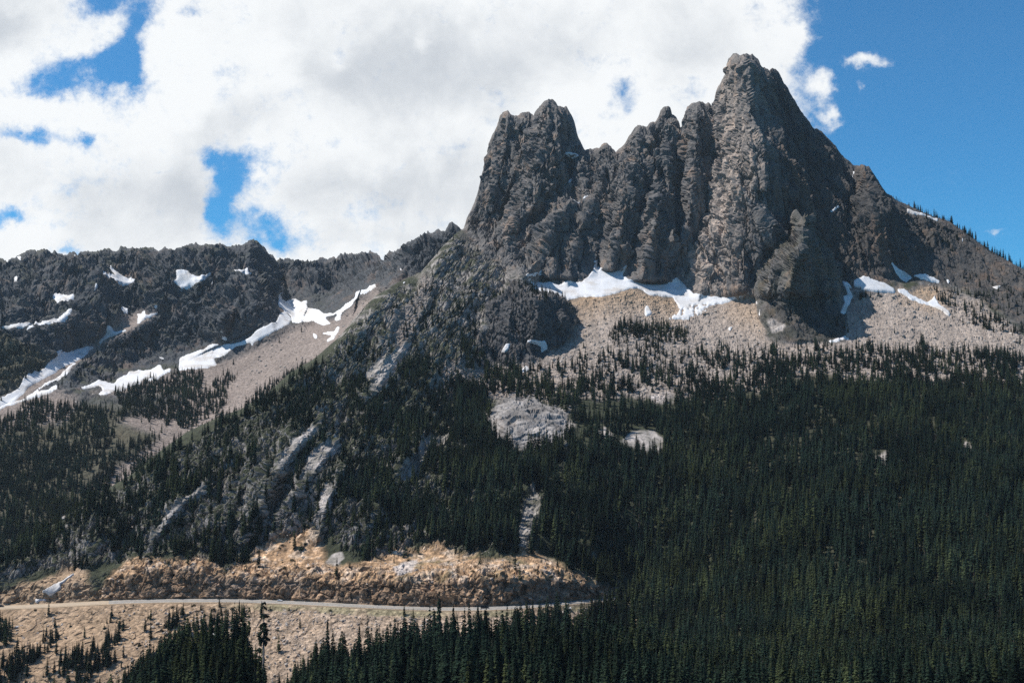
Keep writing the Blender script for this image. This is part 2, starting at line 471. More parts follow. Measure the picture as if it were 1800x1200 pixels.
# ---- snow outlines (photo px): name -> (label, polygon list, sheet)
SN = {
 'L': [
  ('jagged snow patch high on the dark left ridge face', [(192,479),(213,483),(220,492),(232,493),(228,497),(239,503),(233,509),(207,508),(197,502),(175,502),(178,495),(192,496),(202,493),(195,487)]),
  ('wedge shaped snow patch on ledge below the left ridge crest', [(313,486),(333,483),(337,487),(353,486),(372,478),(368,486),(357,495),(333,505),(313,513),(320,507),(305,503),(313,498)]),
  ('small ragged snow patch just below the pointed left peak', [(417,477),(430,475),(433,471),(438,478),(443,483),(433,487),(423,485),(413,487)]),
  ('lone oval snow patch in the dark face at far left', [(90,530),(100,523),(113,527),(133,530),(133,536),(117,538),(103,540),(93,535)]),
  ('thin snow ledge crossing the far left cliff', [(-40,585),(0,583),(20,583),(27,580),(63,575),(83,572),(100,567),(125,553),(125,560),(110,572),(87,578),(57,582),(40,590),(20,588),(0,588),(-40,590)]),
  ('long snow gully running down to the left picture edge', [(-60,730),(-40,712),(0,700),(13,693),(33,683),(40,668),(50,660),(77,653),(88,640),(90,623),(103,618),(120,620),(133,613),(167,610),(187,590),(190,578),(200,577),(202,584),(227,578),(240,570),(242,553),(258,548),(258,555),(278,550),(280,554),(257,562),(233,577),(213,587),(187,598),(160,617),(140,635),(117,645),(87,663),(53,680),(30,703),(0,722),(-40,745)]),
  ('thin lower snow strip beside the long left snow gully', [(147,634),(130,645),(118,660),(100,675),(80,684),(66,690),(78,689),(100,681),(103,690),(80,697),(35,708),(0,719),(0,714),(45,699),(68,684),(96,668),(112,653),(128,641)]),
  ('broad snow bowl in the cirque between the ridge and the central rib', [(482,519),(490,526),(500,533),(520,527),(530,532),(540,525),(541,540),(553,542),(570,551),(587,549),(600,542),(612,532),(625,523),(627,512),(650,510),(651,502),(665,499),(663,507),(653,513),(630,525),(620,537),(600,552),(600,563),(590,567),(587,560),(593,552),(572,558),(582,570),(567,573),(550,567),(535,568),(512,572),(512,560),(500,547),(488,535)]),
  ('long snow band along the foot of the left ridge cliffs', [(137,685),(157,678),(173,670),(200,675),(207,665),(223,662),(230,657),(253,653),(267,650),(283,640),(287,652),(302,648),(305,655),(313,652),(315,630),(333,623),(360,615),(372,605),(400,605),(413,605),(443,590),(450,580),(483,568),(492,550),(500,547),(511,560),(510,573),(493,582),(467,593),(448,603),(443,613),(442,603),(417,610),(397,627),(387,632),(377,633),(383,643),(360,650),(333,653),(315,654),(302,653),(277,670),(260,672),(253,667),(247,677),(233,678),(207,693),(203,688),(183,700),(170,698),(180,688),(173,682),(147,688)]),
  ('ragged snow remnant on scree below the cirque snow bowl', [(600,573),(587,597),(575,603),(572,598),(583,590),(563,587),(570,583),(587,581),(593,573)]),
  ('small square snow patch above the long left snow gully', [(212,542),(225,543),(227,552),(218,557),(211,553)]),
  ('sliver of snow in the scree above the left forest', [(310,720),(328,710),(327,715),(313,722)]),
 ],
 'LS': [[(30,453),(40,455),(40,462),(35,464)],[(43,593),(63,585),(63,592)],[(447,475),(454,482),(450,481)],[(28,494),(35,497),(33,505),(27,504)],[(394,448),(396,452),(392,452)],[(390,568),(396,590),(402,598),(396,600),(388,590)],[(280,631),(290,631),(289,634),(281,634)],[(266,547),(276,542),(277,546)],[(162,520),(170,525),(162,535),(159,533)],[(684,403),(688,400),(687,409),(683,411)],[(700,472),(712,478),(706,479)],[(548,583),(560,590),(556,598),(550,592)],[(370,501),(376,502),(375,506),(369,505)],[(600,462),(603,464),(600,466)],[(129,448),(135,450),(130,452)],[(690,470),(694,476),(690,478)]],
 'M': [
  ('broad bright snowfield under the granite towers above tan scree', [(922,479),(933,482),(943,477),(952,475),(952,483),(940,485),(932,488),(933,495),(967,497),(983,503),(1000,493),(1023,497),(1040,480),(1042,465),(1037,464),(1048,458),(1052,448),(1054,470),(1067,472),(1077,477),(1093,472),(1102,463),(1102,470),(1095,485),(1113,493),(1127,498),(1153,500),(1173,497),(1190,487),(1200,498),(1220,515),(1247,522),(1277,523),(1310,515),(1330,505),(1313,518),(1277,533),(1247,538),(1240,550),(1223,555),(1212,563),(1193,562),(1173,565),(1177,557),(1193,548),(1190,537),(1183,523),(1167,522),(1143,520),(1120,507),(1087,515),(1053,523),(1020,523),(997,528),(967,520),(943,507),(928,493)]),
  ('small snow patch tucked at left foot of the dark bluff', [(880,617),(888,605),(897,605),(895,613),(887,622)]),
  ('curved snow patch along the foot of the dark bluff', [(920,597),(933,597),(960,598),(963,615),(953,615),(952,608),(940,605),(927,601)]),
  ('speckled snow scrap on scree below the broad snowfield', [(1135,535),(1143,540),(1148,552),(1135,557),(1132,547)]),
  ('pointed snow tongue climbing a gully right of the main tower', [(1560,457),(1577,470),(1605,487),(1593,498),(1583,492),(1570,473)]),
  ('rounded snow patch on bench below the right cliff', [(1500,493),(1517,486),(1537,492),(1553,498),(1573,507),(1575,515),(1550,515),(1520,512),(1500,503)]),
  ('narrow snow chute beside the dark rocky knoll', [(1478,495),(1490,495),(1500,503),(1493,507),(1500,523),(1490,542),(1487,552),(1473,553),(1478,542),(1483,533),(1480,520),(1490,517),(1482,503)]),
  ('thin snow strip right of the pointed snow tongue', [(1605,483),(1630,483),(1653,493),(1653,498),(1630,495),(1607,487)]),
  ('forked snow strip slanting down the right scree slope', [(1577,508),(1590,507),(1600,518),(1630,530),(1643,520),(1650,533),(1673,552),(1667,557),(1653,545),(1627,535),(1600,527),(1580,515)]),
  ('low snow streak at top edge of the right forest', [(1452,600),(1483,593),(1497,595),(1493,597),(1460,604)]),
  ('snow strip on the tree lined skyline at right', [(1592,367),(1607,373),(1650,385),(1650,390),(1630,384),(1603,379),(1593,373)]),
  ('tiny bright snow patch high in the dark right wall', [(1452,375),(1463,370),(1469,373),(1460,378)]),
  ('snow patch in the notch right of the twin towers', [(993,265),(1007,270),(1017,267),(1025,262),(1022,268),(1013,278),(1005,280),(998,272)]),
  ('curved snow patch in the gully below the twin towers', [(998,357),(1005,353),(1023,356),(1037,347),(1033,357),(1023,360),(1007,361)]),
  ('thin snow streak with square end above the mountain road', [(73,1042),(93,1032),(131,1007),(132,1009),(108,1027),(108,1032),(98,1040),(87,1048),(83,1043),(78,1042)]),
  ('small snow patch right beside the road at far left', [(61,1059),(72,1053),(83,1053),(82,1057),(63,1061)]),
 ],
 'MS': [[(995,327),(998,318),(1005,315),(1005,322),(998,327)],[(967,595),(977,593),(978,597)],[(1328,530),(1335,532),(1333,540),(1328,538)],[(1332,555),(1340,545),(1337,560)],[(1740,505),(1760,505),(1753,512)],[(1013,295),(1018,295),(1019,300)],[(1182,338),(1187,338),(1190,345),(1184,343)],[(1662,490),(1672,497),(1665,500)],[(1065,538),(1074,538),(1071,541)],[(905,597),(911,597),(909,600)],[(893,602),(900,600),(899,603)],[(926,393),(933,388),(931,394)],[(1503,300),(1506,308),(1502,322),(1499,320),(1502,308)],[(1690,417),(1694,424),(1691,426)],[(1733,485),(1740,490),(1734,488)],[(1278,576),(1288,575),(1285,582),(1279,582)],[(915,650),(925,643),(935,650),(925,655),(918,655)],[(848,477),(852,478),(850,480)],[(706,495),(716,497),(708,500)]],
}

def smooth_lut(f, x, w=40):
    return sum(f(x+k) for k in np.linspace(-w, w, 15))/15.0
# ---- far left ridge (sheet L)
L_top = lut([(-500,470),(-300,440),(-150,462),(-40,452),(0,455),(12,462),(25,452),(50,440),(95,442),(125,446),(150,444),(195,438),(210,435),(300,437),(322,436),(335,428),(345,427),(352,432),(385,428),(400,433),(435,425),(442,420),(452,424),(462,435),(474,446),(485,455),(500,452),(520,456),(545,456),(560,456),(580,455),(600,450),(625,447),(650,442),(662,446),(668,452),(672,462),(674,470),(677,452),(685,440),(692,442),(700,438),(725,422),(740,416),(755,408),(770,402),(783,402),(788,392),(794,388),(800,394),(806,402),(815,405),(840,430),(900,470),(1000,520),(1150,560)])
def build_L():
    px = np.arange(-480, 1000, STEP); top = L_top(px)
    jag = fbm(np.stack([px, px*0, px*0], -1), 24, 5, 0.62, 31)*15-np.abs(fbm(np.stack([px, px*0, px*0], -1), 9, 3, 0.7, 33))*8+1.5
    top = top + jag
    nr = int(620/STEP)
    s = np.linspace(0, 1, nr)[:, None]; ts = smooth_lut(L_top, px, 70)
    py = ts[None]+(1100-ts[None])*s+(top-ts)[None]*np.clip(1-s/0.16, 0, 1)**2
    pX = np.broadcast_to(px[None], py.shape).copy()
    ctrl = [(-400,440,2500),(0,455,2600),(200,437,2700),(330,428,2720),(440,422,2700),(560,456,2850),(660,445,2800),(700,438,2500),(790,390,2350),(850,430,2300),
            (-400,560,2250),(0,560,2300),(110,560,2330),(230,560,2400),(350,560,2430),(440,560,2380),(540,540,2500),(620,520,2450),(680,490,2300),(740,450,2300),
            (-400,700,1950),(0,700,1980),(90,650,2150),(200,640,2300),(300,650,2220),(400,620,2300),(480,600,2260),(560,590,2200),(620,580,2100),(700,560,2000),
            (-400,860,1650),(0,860,1650),(100,780,1830),(200,700,2020),(300,720,2000),(400,700,2000),(250,820,1700),(420,780,1800),(560,700,1900),
            (-400,1080,1350),(0,1000,1400),(200,950,1520),(400,900,1650),(600,860,1750),(900,700,1900),(900,1080,1500),(400,1080,1400),(0,1100,1300)]
    D = rbf(ctrl)(pX, py)
    o = np.zeros(py.shape)
    R = lambda *a, **k: rib(pX, py, *a, **k)
    # main buttress under the pointed peak: lit left flank, dark right wall
    o += R([(441,418,.6),(432,470,.9),(452,530,1.1),(472,565,.5),(488,600,.0)], 130, 170, 42)
    o += R([(335,425,.5),(318,470,.8),(270,520,1),(255,560,.8),(200,610,.6),(140,650,.4),(100,690,.1)], 100, 90, 60)
    o += R([(205,435,.4),(175,500,.7),(120,560,.8),(60,600,.7)], 70, 90, 50)
    o += R([(95,440,.4),(70,500,.8),(20,560,.8)], 60, 80, 40)
    o += R([(385,430,.6),(350,500,1),(330,560,1),(300,630,.2)], 45, 50, 26)
    o += R([(420,500,.6),(395,560,1),(380,605,.1)], 40, 34, 16)
    o += R([(640,443,.6),(650,480,1),(640,505,.8)], 80, 60, 24)
    o += R([(588,455,.6),(560,490,1),(545,530,.8)], 60, 36, 26)
    o += R([(525,456,.6),(515,500,1),(505,530,.5)], 40, 26, 22)
    o += R([(790,392,.6),(760,440,1),(720,470,.8),(690,500,.5)], 90, 60, 60)
    o += R([(725,425,.6),(700,460,1),(678,490,.7)], 60, 30, 30)
    o += R([(745,418,.5),(722,452,1),(700,480,.5)], 30, 16, 14)
    # gullies
    o -= R([(250,545,.6),(190,590,1),(120,630,1),(40,690,1),(0,715,1)], 16, 34, 40)
    o -= R([(497,470,.6),(500,520,1),(520,550,.8)], 70, 26, 40)
    o -= R([(240,440,.4),(245,500,1),(235,540,.8)], 60, 40, 40)
    o -= R([(540,600,.4),(420,690,1),(330,760,1),(230,830,1),(120,900,.6)], 30, 60, 60)
    # cliff foot: steeper wall above the snow band, gentler scree below
    D = D-o
    h = py-top[None]
    D = D+26*(1-np.sqrt(np.clip(1-(1-np.clip(h/14, 0, 1))**2, 0, 1)))
    V = P(pX, py, D)
    snow = np.zeros(py.shape, bool); owner = np.full(py.shape, -1)
    wx = pX+perlin(pX/9, py/9, 0*py, 5)*2.0; wy = py+perlin(pX/9, py/9, 0*py+7, 6)*1.6
    for i, (lb, pl) in enumerate(SN['L']):
        m = inpoly(wx, wy, pl); owner[m] = i; snow |= m
    for pl in SN['LS']:
        m = inpoly(wx, wy, pl); owner[m] = 99; snow |= m
    sb = blur(snow.astype(F32), 3)
    # scree / cliff split
    scree = inpoly(pX, py, [(140,700),(250,668),(330,650),(400,635),(450,605),(520,575),(600,560),(660,505),(720,520),(720,700),(500,700),(330,800),(190,880),(150,860),(280,770),(200,740),(330,700),(230,690)])
    scree |= inpoly(pX, py, [(60,690),(120,655),(200,600),(270,560),(280,548),(240,550),(170,600),(90,650),(0,700),(0,760),(-60,760),(-60,730)])
    scree |= inpoly(pX, py, [(0,700),(100,690),(140,705),(120,740),(0,760)])
    scr = blur(scree.astype(F32), 4)
    forest = blur(inpoly(pX, py, [(-480,600),(-200,600),(0,600),(70,620),(85,650),(30,690),(-480,740)]).astype(F32), 5)
    low = sstep(py, 690, 740)
    cliff = (1-scr)*(1-low*0.8)
    n = grid_normals(blur(V, 4))
    ang = (np.stack([V[..., 0]*0.9-V[..., 2]*0.25, V[..., 1], V[..., 2]*0.45+V[..., 0]*0.2], -1))
    vl = np.stack([V[..., 0]+V[..., 2]*0.35, V[..., 1]*0.6, V[..., 2]*0.28], -1)
    d = fbm(ang, 150, 6, 0.55, 3, True)*18+crag(vl, 62, 4)*40+crag(ang, 27, 9)*14+facets(ang, 34, 10)*9+(lambda t: (t-np.floor(t))*7.0)((V[..., 0]*0.42+V[..., 2]*0.9)/17.0+1.6*fbm(V, 90, 4, 0.55, 18))+crag(ang, 11, 12)*8+crag(V, 5.5, 13)*2.8+cracks(vl, 30, 14, .12)*9+cracks(vl, 13, 16, .14)*4
    ds = fbm(V, 60, 5, 0.55, 8)*4+facets(V, 9, 3)*0.6
    disp = cliff*d+(1-cliff)*ds
    footL = np.interp(pX, [100,140,250,320,410,480,500,600,670], [700,690,658,628,600,565,520,530,500])-py
    disp = disp*(0.25+0.75*np.clip(sstep(footL, 0, 45)+(1-cliff), 0, 1))
    disp = disp*(1-sb)+blur(disp, 9)*sb
    fade = np.clip(h/20, 0.15, 1)
    V2 = V+n*(disp*fade)[..., None]
    # colours
    n2 = grid_normals(V2)
    k1 = fbm(V, 90, 5, 0.6, 21); k2 = fbm(V, 22, 4, 0.6, 22, sc=(1, 1, 0.35)); k3 = fbm(V, 8, 4, 0.6, 27)
    rock = np.array([0.060, 0.065, 0.073])[None, None]*(1+0.45*k3[..., None]+0.35*k1[..., None])
    brown = np.array([0.165, 0.115, 0.088])[None, None]
    f = np.clip((k1+0.8*k2)*1.5-0.12, 0, 0.55)[..., None]
    col = rock*(1-f)+brown*f
    turf = np.clip(fbm(V, 45, 4, 0.6, 44)*2.2-0.05+1.2*(n2[..., 2]-0.68), 0, 0.7)[..., None]*cliff[..., None]*sstep(800-pX, 100, 400)[..., None]
    col = col*(1-turf)+np.array([0.050, 0.054, 0.034])*turf
    sc_c = np.array([0.215, 0.180, 0.163])*(1+0.35*k3[..., None]+0.35*k1[..., None])
    col = col*(1-scr[..., None])+sc_c*scr[..., None]
    veg = np.clip(low*(1-scr)+forest, 0, 1)[..., None]*0.85
    col = col*(1-veg)+np.array([0.075, 0.070, 0.045])*veg
    col = np.concatenate([np.clip(col, .02, .8), (0.15+0.5*scr)[..., None]], -1)
    dens = dict(px=pX, py=py, V=V2, n=n2, scree=scr, snow=sb)
    return px, py, pX, V2, n2, col, owner, top, dens

def finish_sheet(name, V, col, n, back, label=None):
    """adds the hidden back side of the mountain so that it is a solid ridge"""
    nr, nc, _ = V.shape
    rows = []; cols = []
    t = V[0]
    for i, (dy, dz) in enumerate(back):
        j = fbm(np.stack([t[:, 0], t[:, 0]*0+dy, t[:, 2]*0], -1), 60, 4, 0.5, 77)*min(1, dy/60)*25
        r = t.copy(); r[:, 1] += dy; r[:, 2] = r[:, 2]-dz+j*0.4 if i else r[:, 2]-dz
        rows.append(r); cols.append(col[0])
    VV = np.concatenate([np.array(rows[::-1]), V], 0); CC = np.concatenate([np.array(cols[::-1]), col], 0)
    o = mesh_np(name, VV, grid_faces(VV.shape[0], nc), M['ground'], CC, None, False)
    return tag(o, kind='structure')
def snow_objects(V, n, owner, lst, group, wob=1.0):
    nr, nc = owner.shape
    fi = grid_faces(nr, nc)
    ow = owner.ravel(); Vf = V.reshape(-1, 3); nf = n.reshape(-1, 3)
    isn = (ow >= 0)
    tot = isn[fi].sum(1)
    for i in list(range(len(lst)))+[99]:
        sel = ((ow[fi] == i).sum(1) >= 2) & (tot >= 3) if i != 99 else ((ow[fi] == 99).sum(1) >= 3)
        f = fi[sel]
        if len(f) == 0:
            print('no snow', i); continue
        ids, inv = np.unique(f, return_inverse=True); f2 = inv.reshape(f.shape)
        cnt = np.bincount(f2.ravel(), minlength=len(ids))
        edge = cnt < 4
        p = Vf[ids].astype(float)
        up = np.array([0, -0.5, 0.85])
        off = np.where(edge, -0.3, 1.6)
        if i == 99: off = np.where(edge, 0.8, 2.2)
        p = p+up[None]*off[:, None]
        p[:, 2] += fbm(p, 26, 3, 0.5, 60)*0.9*wob*(~edge)
        ed = np.concatenate([f2[:, [0, 1]], f2[:, [1, 2]], f2[:, [2, 3]], f2[:, [3, 0]]]); ed.sort(1)
        ue, uc = np.unique(ed, axis=0, return_counts=True); be = ue[uc == 1]
        for it in range(3):
            acc = np.zeros_like(p); cc_ = np.zeros(len(p))
            for a_, b_ in ((0, 1), (1, 0)):
                np.add.at(acc, be[:, a_], p[be[:, b_]]); np.add.at(cc_, be[:, a_], 1)
            k_ = cc_ > 0
            p[k_] = 0.5*p[k_]+0.5*acc[k_]/cc_[k_][:, None]
        if i == 99:
            o = mesh_np('snow', p, f2, M['snow']); tag(o, 'scattered small scraps of old snow on the rocks', 'snow', kind='stuff')
        else:
            o = mesh_np('snow_patch', p, f2, M['snow']); tag(o, lst[i][0], 'snow patch', group)

px, py, pX, V, n, col, owner, top, densL = build_L()
back = [(12, 6), (40, 30), (120, 110), (260, 250), (500, 420), (900, 650)]
finish_sheet('mountain_ridge', V, col, n, back)
snow_objects(V, n, owner, SN['L'], 'snow patches on the left ridge')
print('L done')

# ---- main massif (sheet M)
ROADY = lut([(-300,1080),(0,1068),(60,1066),(120,1063),(200,1058.5),(300,1056),(400,1056),(500,1058.5),(600,1064),(680,1068),(750,1070.5),(800,1071),(860,1070),(920,1067),(980,1062),(1040,1057),(1080,1053),(1130,1050),(1180,1049)])
ROADD = lut([(-300,1010),(0,1000),(200,985),(400,972),(500,960),(600,942),(700,926),(780,916),(850,912),(920,920),(980,938),(1040,965),(1080,985),(1130,1000),(1180,1010)])
M_top = lut([(-500,1080),(-150,1030),(0,972),(100,918),(183,862),(233,832),(285,790),(330,758),(380,735),(430,716),(470,690),(510,655),(550,632),(580,606),(600,588),(618,566),(640,540),(660,520),(700,496),(740,478),(760,455),(780,432),(800,412),(815,402),(820,385),(832,362),(838,345),(843,322),(850,298),(857,270),(862,244),(872,225),(880,202),(892,195),(903,205),(918,200),(930,196),(938,203),(945,192),(950,184),(958,177),(970,174),(978,180),(980,186),(996,188),(1004,200),(1010,215),(1016,238),(1024,258),(1028,263),(1040,262),(1052,260),(1058,254),(1066,252),(1074,258),(1082,268),(1090,262),(1100,250),(1106,238),(1115,225),(1122,221),(1136,222),(1142,216),(1150,216),(1155,210),(1158,204),(1161,192),(1165,188),(1172,187),(1179,190),(1180,199),(1188,206),(1194,214),(1196,225),(1198,224),(1202,205),(1207,188),(1216,181),(1232,179),(1246,183),(1254,192),(1257,190),(1259,160),(1270,140),(1276,125),(1280,104),(1288,95),(1294,94),(1300,97),(1310,94),(1322,97),(1332,105),(1336,115),(1345,121),(1352,124),(1358,118),(1366,124),(1374,138),(1384,155),(1396,176),(1408,195),(1420,210),(1432,227),(1441,229),(1452,241),(1468,255),(1480,274),(1490,280),(1500,290),(1506,291),(1518,290),(1528,292),(1534,302),(1544,318),(1556,336),(1574,350),(1590,358),(1605,366),(1630,376),(1650,384),(1665,388),(1678,396),(1700,412),(1725,430),(1750,446),(1775,460),(1800,474),(1850,500),(1950,560),(2100,640),(2300,720)])
def build_M():
    px = np.arange(-460, 2260, STEP); top0 = M_top(px)
    rocky = sstep(px, 780, 830)*(1-sstep(px, 1560, 1620)*0.6)+0.25*(px < 800)
    jag = fbm(np.stack([px, px*0, px*0], -1), 11, 4, 0.65, 131)*7*rocky
    top = top0+jag
    nr = int(1130/STEP)
    s = np.linspace(0, 1, nr)[:, None]; ts = smooth_lut(M_top, px, 70)
    py = ts[None]+(1310-ts[None])*s+(top-ts)[None]*np.clip(1-s/0.16, 0, 1)**2
    pX = np.broadcast_to(px[None], py.shape).copy()
    ctrl = [(-450,1060,1060),(-150,1030,1070),(0,975,1090),(230,832,1170),(330,770,1200),(430,718,1260),(560,625,1400),(620,565,1480),(665,515,1580),(720,480,1700),(812,402,1900),
            (500,890,1065),(500,820,1110),(520,740,1190),(300,900,1085),(400,850,1110),(400,780,1170),(150,940,1085),(100,1000,1040),(0,1030,1030),(600,720,1240),(620,640,1360),(700,600,1440),(720,540,1560),(760,490,1680),
            (870,640,1480),(800,650,1400),(840,560,1570),(870,500,1680),(920,640,1490),(800,900,1080),(800,955,1015),(900,950,1005),(650,900,1060),(650,820,1130),(800,800,1190),(930,740,1290),(800,720,1330),(1050,800,1200),(1050,960,1020),(1050,700,1370),
            (1200,900,1110),(1200,800,1230),(1200,700,1370),(1200,640,1470),(1400,640,1440),(1400,800,1160),(1400,950,960),(1700,640,1450),(1700,800,1140),(1700,950,910),(2000,700,1400),(2000,950,900),
            (920,490,1710),(1050,485,1730),(1150,503,1730),(1250,525,1700),(1330,512,1700),(1400,520,1700),(1500,500,1710),(1600,495,1720),(1700,520,1690),(1800,590,1560),(1950,600,1600),(1100,570,1580),(1000,570,1600),(1300,600,1530),(1550,590,1540),
            (1600,360,1850),(1700,415,1800),(1800,474,1740),(1950,560,1650),(2200,700,1500),
            (1300,100,1900),(1300,300,1860),(1250,420,1800),(1450,250,1900),(1500,400,1820),(960,180,2030),(960,300,1960),(900,420,1860),(1050,260,1970),(1150,230,1940),(1220,190,1940),(1200,350,1860),(1100,350,1850),(1050,400,1820),(830,400,1930),
            (1170,1040,985),(1250,1060,920),(1500,1060,820),(1800,1060,770),(1150,1120,890),(1250,1200,700),(1500,1200,620),(1800,1200,600),(1500,1300,545),(1200,1300,640),(1000,1300,760),(2100,1200,600)]
    for x in range(-300, 1101, 100):
        yr, dr = float(ROADY(x)), float(ROADD(x))
        ctrl += [(x, yr, dr), (x, yr-80, dr+62), (x, 1300, dr-112 if x < 1000 else dr-180), (x, 1180, dr-76)]
    D = rbf(ctrl)(pX, py)
    R = lambda *a, **k: rib(pX, py, *a, **k)
    T = lambda *a, **k: tower(pX, py, *a, **k)
    # ------------ towers
    t = np.zeros(py.shape)
    bell = T([(90,1278,1345,.40,.4),(125,1272,1372,.38,.55),(190,1257,1404,.42,.8),(260,1249,1462,.42,1),(330,1234,1530,.36,1),(420,1214,1600,.32,.8),(505,1194,1640,.32,.35)], 130, 26, 0.85, 1.0)
    t = np.maximum(t, bell)
    t = np.maximum(t, T([(285,1505,1537,.4,.5),(320,1500,1560,.4,.8),(380,1492,1600,.38,1),(470,1500,1660,.35,.3)], 95, 30, 0.8, 0.9)+bell*0.35)
    t = np.maximum(t, T([(178,1201,1258,.45,.6),(230,1194,1262,.45,.9),(330,1185,1262,.42,1),(400,1180,1240,.4,.9),(470,1170,1215,.4,.4)], 62, 30, 0.8, 0.85))
    t = np.maximum(t, T([(186,1158,1181,.5,.35),(203,1157,1182,.5,.35),(212,1152,1197,.5,.7),(300,1150,1198,.5,.9),(360,1150,1196,.5,.6)], 46, 60, 0.75, 0.8))
    t = np.maximum(t, T([(302,1143,1168,.45,.6),(345,1136,1190,.4,1),(400,1122,1192,.4,1.0),(490,1096,1200,.4,.45)], 80, 10, 0.8, 0.85))
    t = np.maximum(t, T([(218,1098,1158,.45,.6),(290,1086,1166,.42,.9),(380,1062,1140,.42,1),(470,1052,1104,.45,.45)], 76, 10, 0.8, 0.85))
    t = np.maximum(t, T([(250,1052,1086,.5,.5),(300,1040,1086,.5,.6),(340,1030,1080,.5,.3)], 34, 30, 0.6, 0.6))
    t = np.maximum(t, T([(194,876,940,.35,.7),(260,860,938,.33,.9),(350,836,925,.33,1),(400,818,900,.4,.8)], 70, 60, 0.8, 0.9))
    t = np.maximum(t, T([(174,944,984,.45,.7),(200,934,1012,.40,.9),(262,912,1032,.36,1.1),(330,890,1000,.34,1.2),(400,868,960,.34,1)], 82, 70, 0.8, 0.9))
    t = np.maximum(t, T([(270,985,1040,.3,.3),(330,955,1045,.3,.7),(400,925,1055,.3,1),(485,918,1050,.35,.3)], 66, 8, 0.85, 0.85))
    D = D-t
    o = np.zeros(py.shape)
    # ribs on the tower faces
    for ln, a, wl, wr in [
        ([(1296,98,.5),(1312,160,.8),(1322,260,1),(1330,330,.9)], 20, 36, 16),
        ([(1262,330,.4),(1290,300,1),(1305,400,1),(1300,500,.6)], 14, 30, 20),
        ([(1350,300,.4),(1400,345,1),(1440,390,.7)], 14, 30, 14),
        ([(1290,230,.6),(1300,330,1),(1350,400,1),(1380,470,.6)], 12, 20, 12),
        ([(1225,440,.6),(1240,480,1),(1232,515,.7)], 14, 22, 12),
        ([(930,205,.5),(915,270,1),(890,340,1),(870,390,.8)], 22, 26, 10),
        ([(958,180,.6),(938,250,1),(912,310,1),(895,380,.8)], 20, 22, 10),
        ([(985,190,.5),(985,250,1),(975,300,.8)], 8, 14, 10),
        ([(1005,275,.6),(965,330,1),(925,375,1),(870,420,.8),(835,460,.6)], 26, 30, 18),
        ([(1020,340,.5),(985,380,1),(955,430,1),(930,480,.8)], 34, 26, 18),
        ([(1040,360,.5),(1015,410,1),(1005,450,1),(1000,490,.8)], 24, 18, 12),
        ([(880,420,.5),(850,470,1),(810,520,.8),(780,560,.6)], 22, 34, 22),
        ([(820,400,.4),(790,450,1),(740,510,1),(690,570,1),(650,640,.8)], 36, 50, 34),
        ([(690,500,.4),(655,545,1),(625,600,1),(590,650,.6)], 42, 40, 26),
        ([(760,520,.4),(722,585,1),(690,640,1),(655,690,.8)], 22, 26, 12),
        ([(620,570,.5),(585,620,1),(540,665,.8),(460,720,.6)], 30, 50, 30),
        ([(1120,400,.5),(1105,440,1),(1100,480,.8)], 12, 12, 8), ([(1150,400,.5),(1140,440,1),(1130,485,.8)], 14, 12, 8), ([(1180,400,.5),(1170,440,1),(1165,485,.8)], 12, 12, 8),
        # diagonal slab ribs of the lower left slope
        ([(560,745,.5),(530,775,1),(490,825,1),(465,880,.7),(430,950,.5)], 22, 34, 12),
        ([(590,780,.5),(565,810,1),(535,850,1),(505,905,.4)], 14, 24, 10),
        ([(620,790,.5),(600,830,1),(575,880,1),(560,940,.7)], 16, 22, 12),
        ([(470,790,.5),(440,830,1),(390,900,1),(350,960,.6)], 7, 30, 12),
        ([(370,850,.5),(320,885,1),(280,935,1),(255,985,.6)], 18, 34, 12),
        ([(420,870,.4),(395,915,1),(360,965,.6)], 12, 20, 9),
        ([(300,860,.4),(220,920,1),(170,970,1),(145,1010,.5)], 8, 30, 14),
        ([(200,890,.4),(120,950,1),(60,990,.6)], 6, 30, 12),
        ([(740,740,.5),(715,800,1),(690,850,1),(650,930,.6)], 16, 24, 12),
        ([(660,700,.5),(640,760,1),(620,800,.6)], 14, 24, 12),
        # road cut spurs
        ([(372,985,.4),(368,1015,1),(362,1050,1)], 9, 14, 10), ([(215,985,.4),(228,1020,1),(232,1052,1)], 10, 20, 8), ([(560,1000,.4),(556,1030,1),(548,1058,1)], 8, 8, 7),
        ([(690,1010,.4),(725,1035,1),(738,1062,1)], 8, 26, 8), ([(640,1000,.4),(636,1030,1),(634,1060,1)], 7, 10, 10), ([(860,1010,.4),(895,1035,1),(905,1064,1)], 6, 12, 12), ([(970,1015,.4),(985,1040,1),(985,1060,1)], 6, 14, 8),
    ]:
        o += R(ln, a, wl, wr)
    for ln, a, wl, wr in [
        ([(1000,285),(1010,340),(1020,360,.6)], 22, 14, 14), ([(1052,400,.5),(1051,440,1),(1052,470,.8)], 22, 10, 8), ([(1105,330,.5),(1095,400,1),(1084,470,.8)], 18, 12, 10),
        ([(1196,250,.6),(1200,320,1),(1196,400,.8),(1190,470,.6)], 24, 12, 12), ([(1400,420,.5),(1360,450,1),(1330,500,.8)], 30, 24, 20), ([(512,780,.5),(500,850,1),(478,930,.8)], 14, 14, 12),
        ([(660,610,.5),(630,680,1),(600,740,.8)], 14, 20, 20), ([(1560,440,.5),(1590,490,1)], 20, 20, 20)]:
        o -= R(ln, a, wl, wr)
    # rocky knoll at the foot of the main tower
    o += T([(412,1400,1424,.5,.6),(425,1384,1436,.5,.8),(445,1362,1456,.45,.95),(470,1342,1470,.42,.88),(505,1326,1482,.40,.72),(560,1332,1490,.40,.30),(600,1360,1486,.4,.03)], 172, 4, 0.85, 0.85)
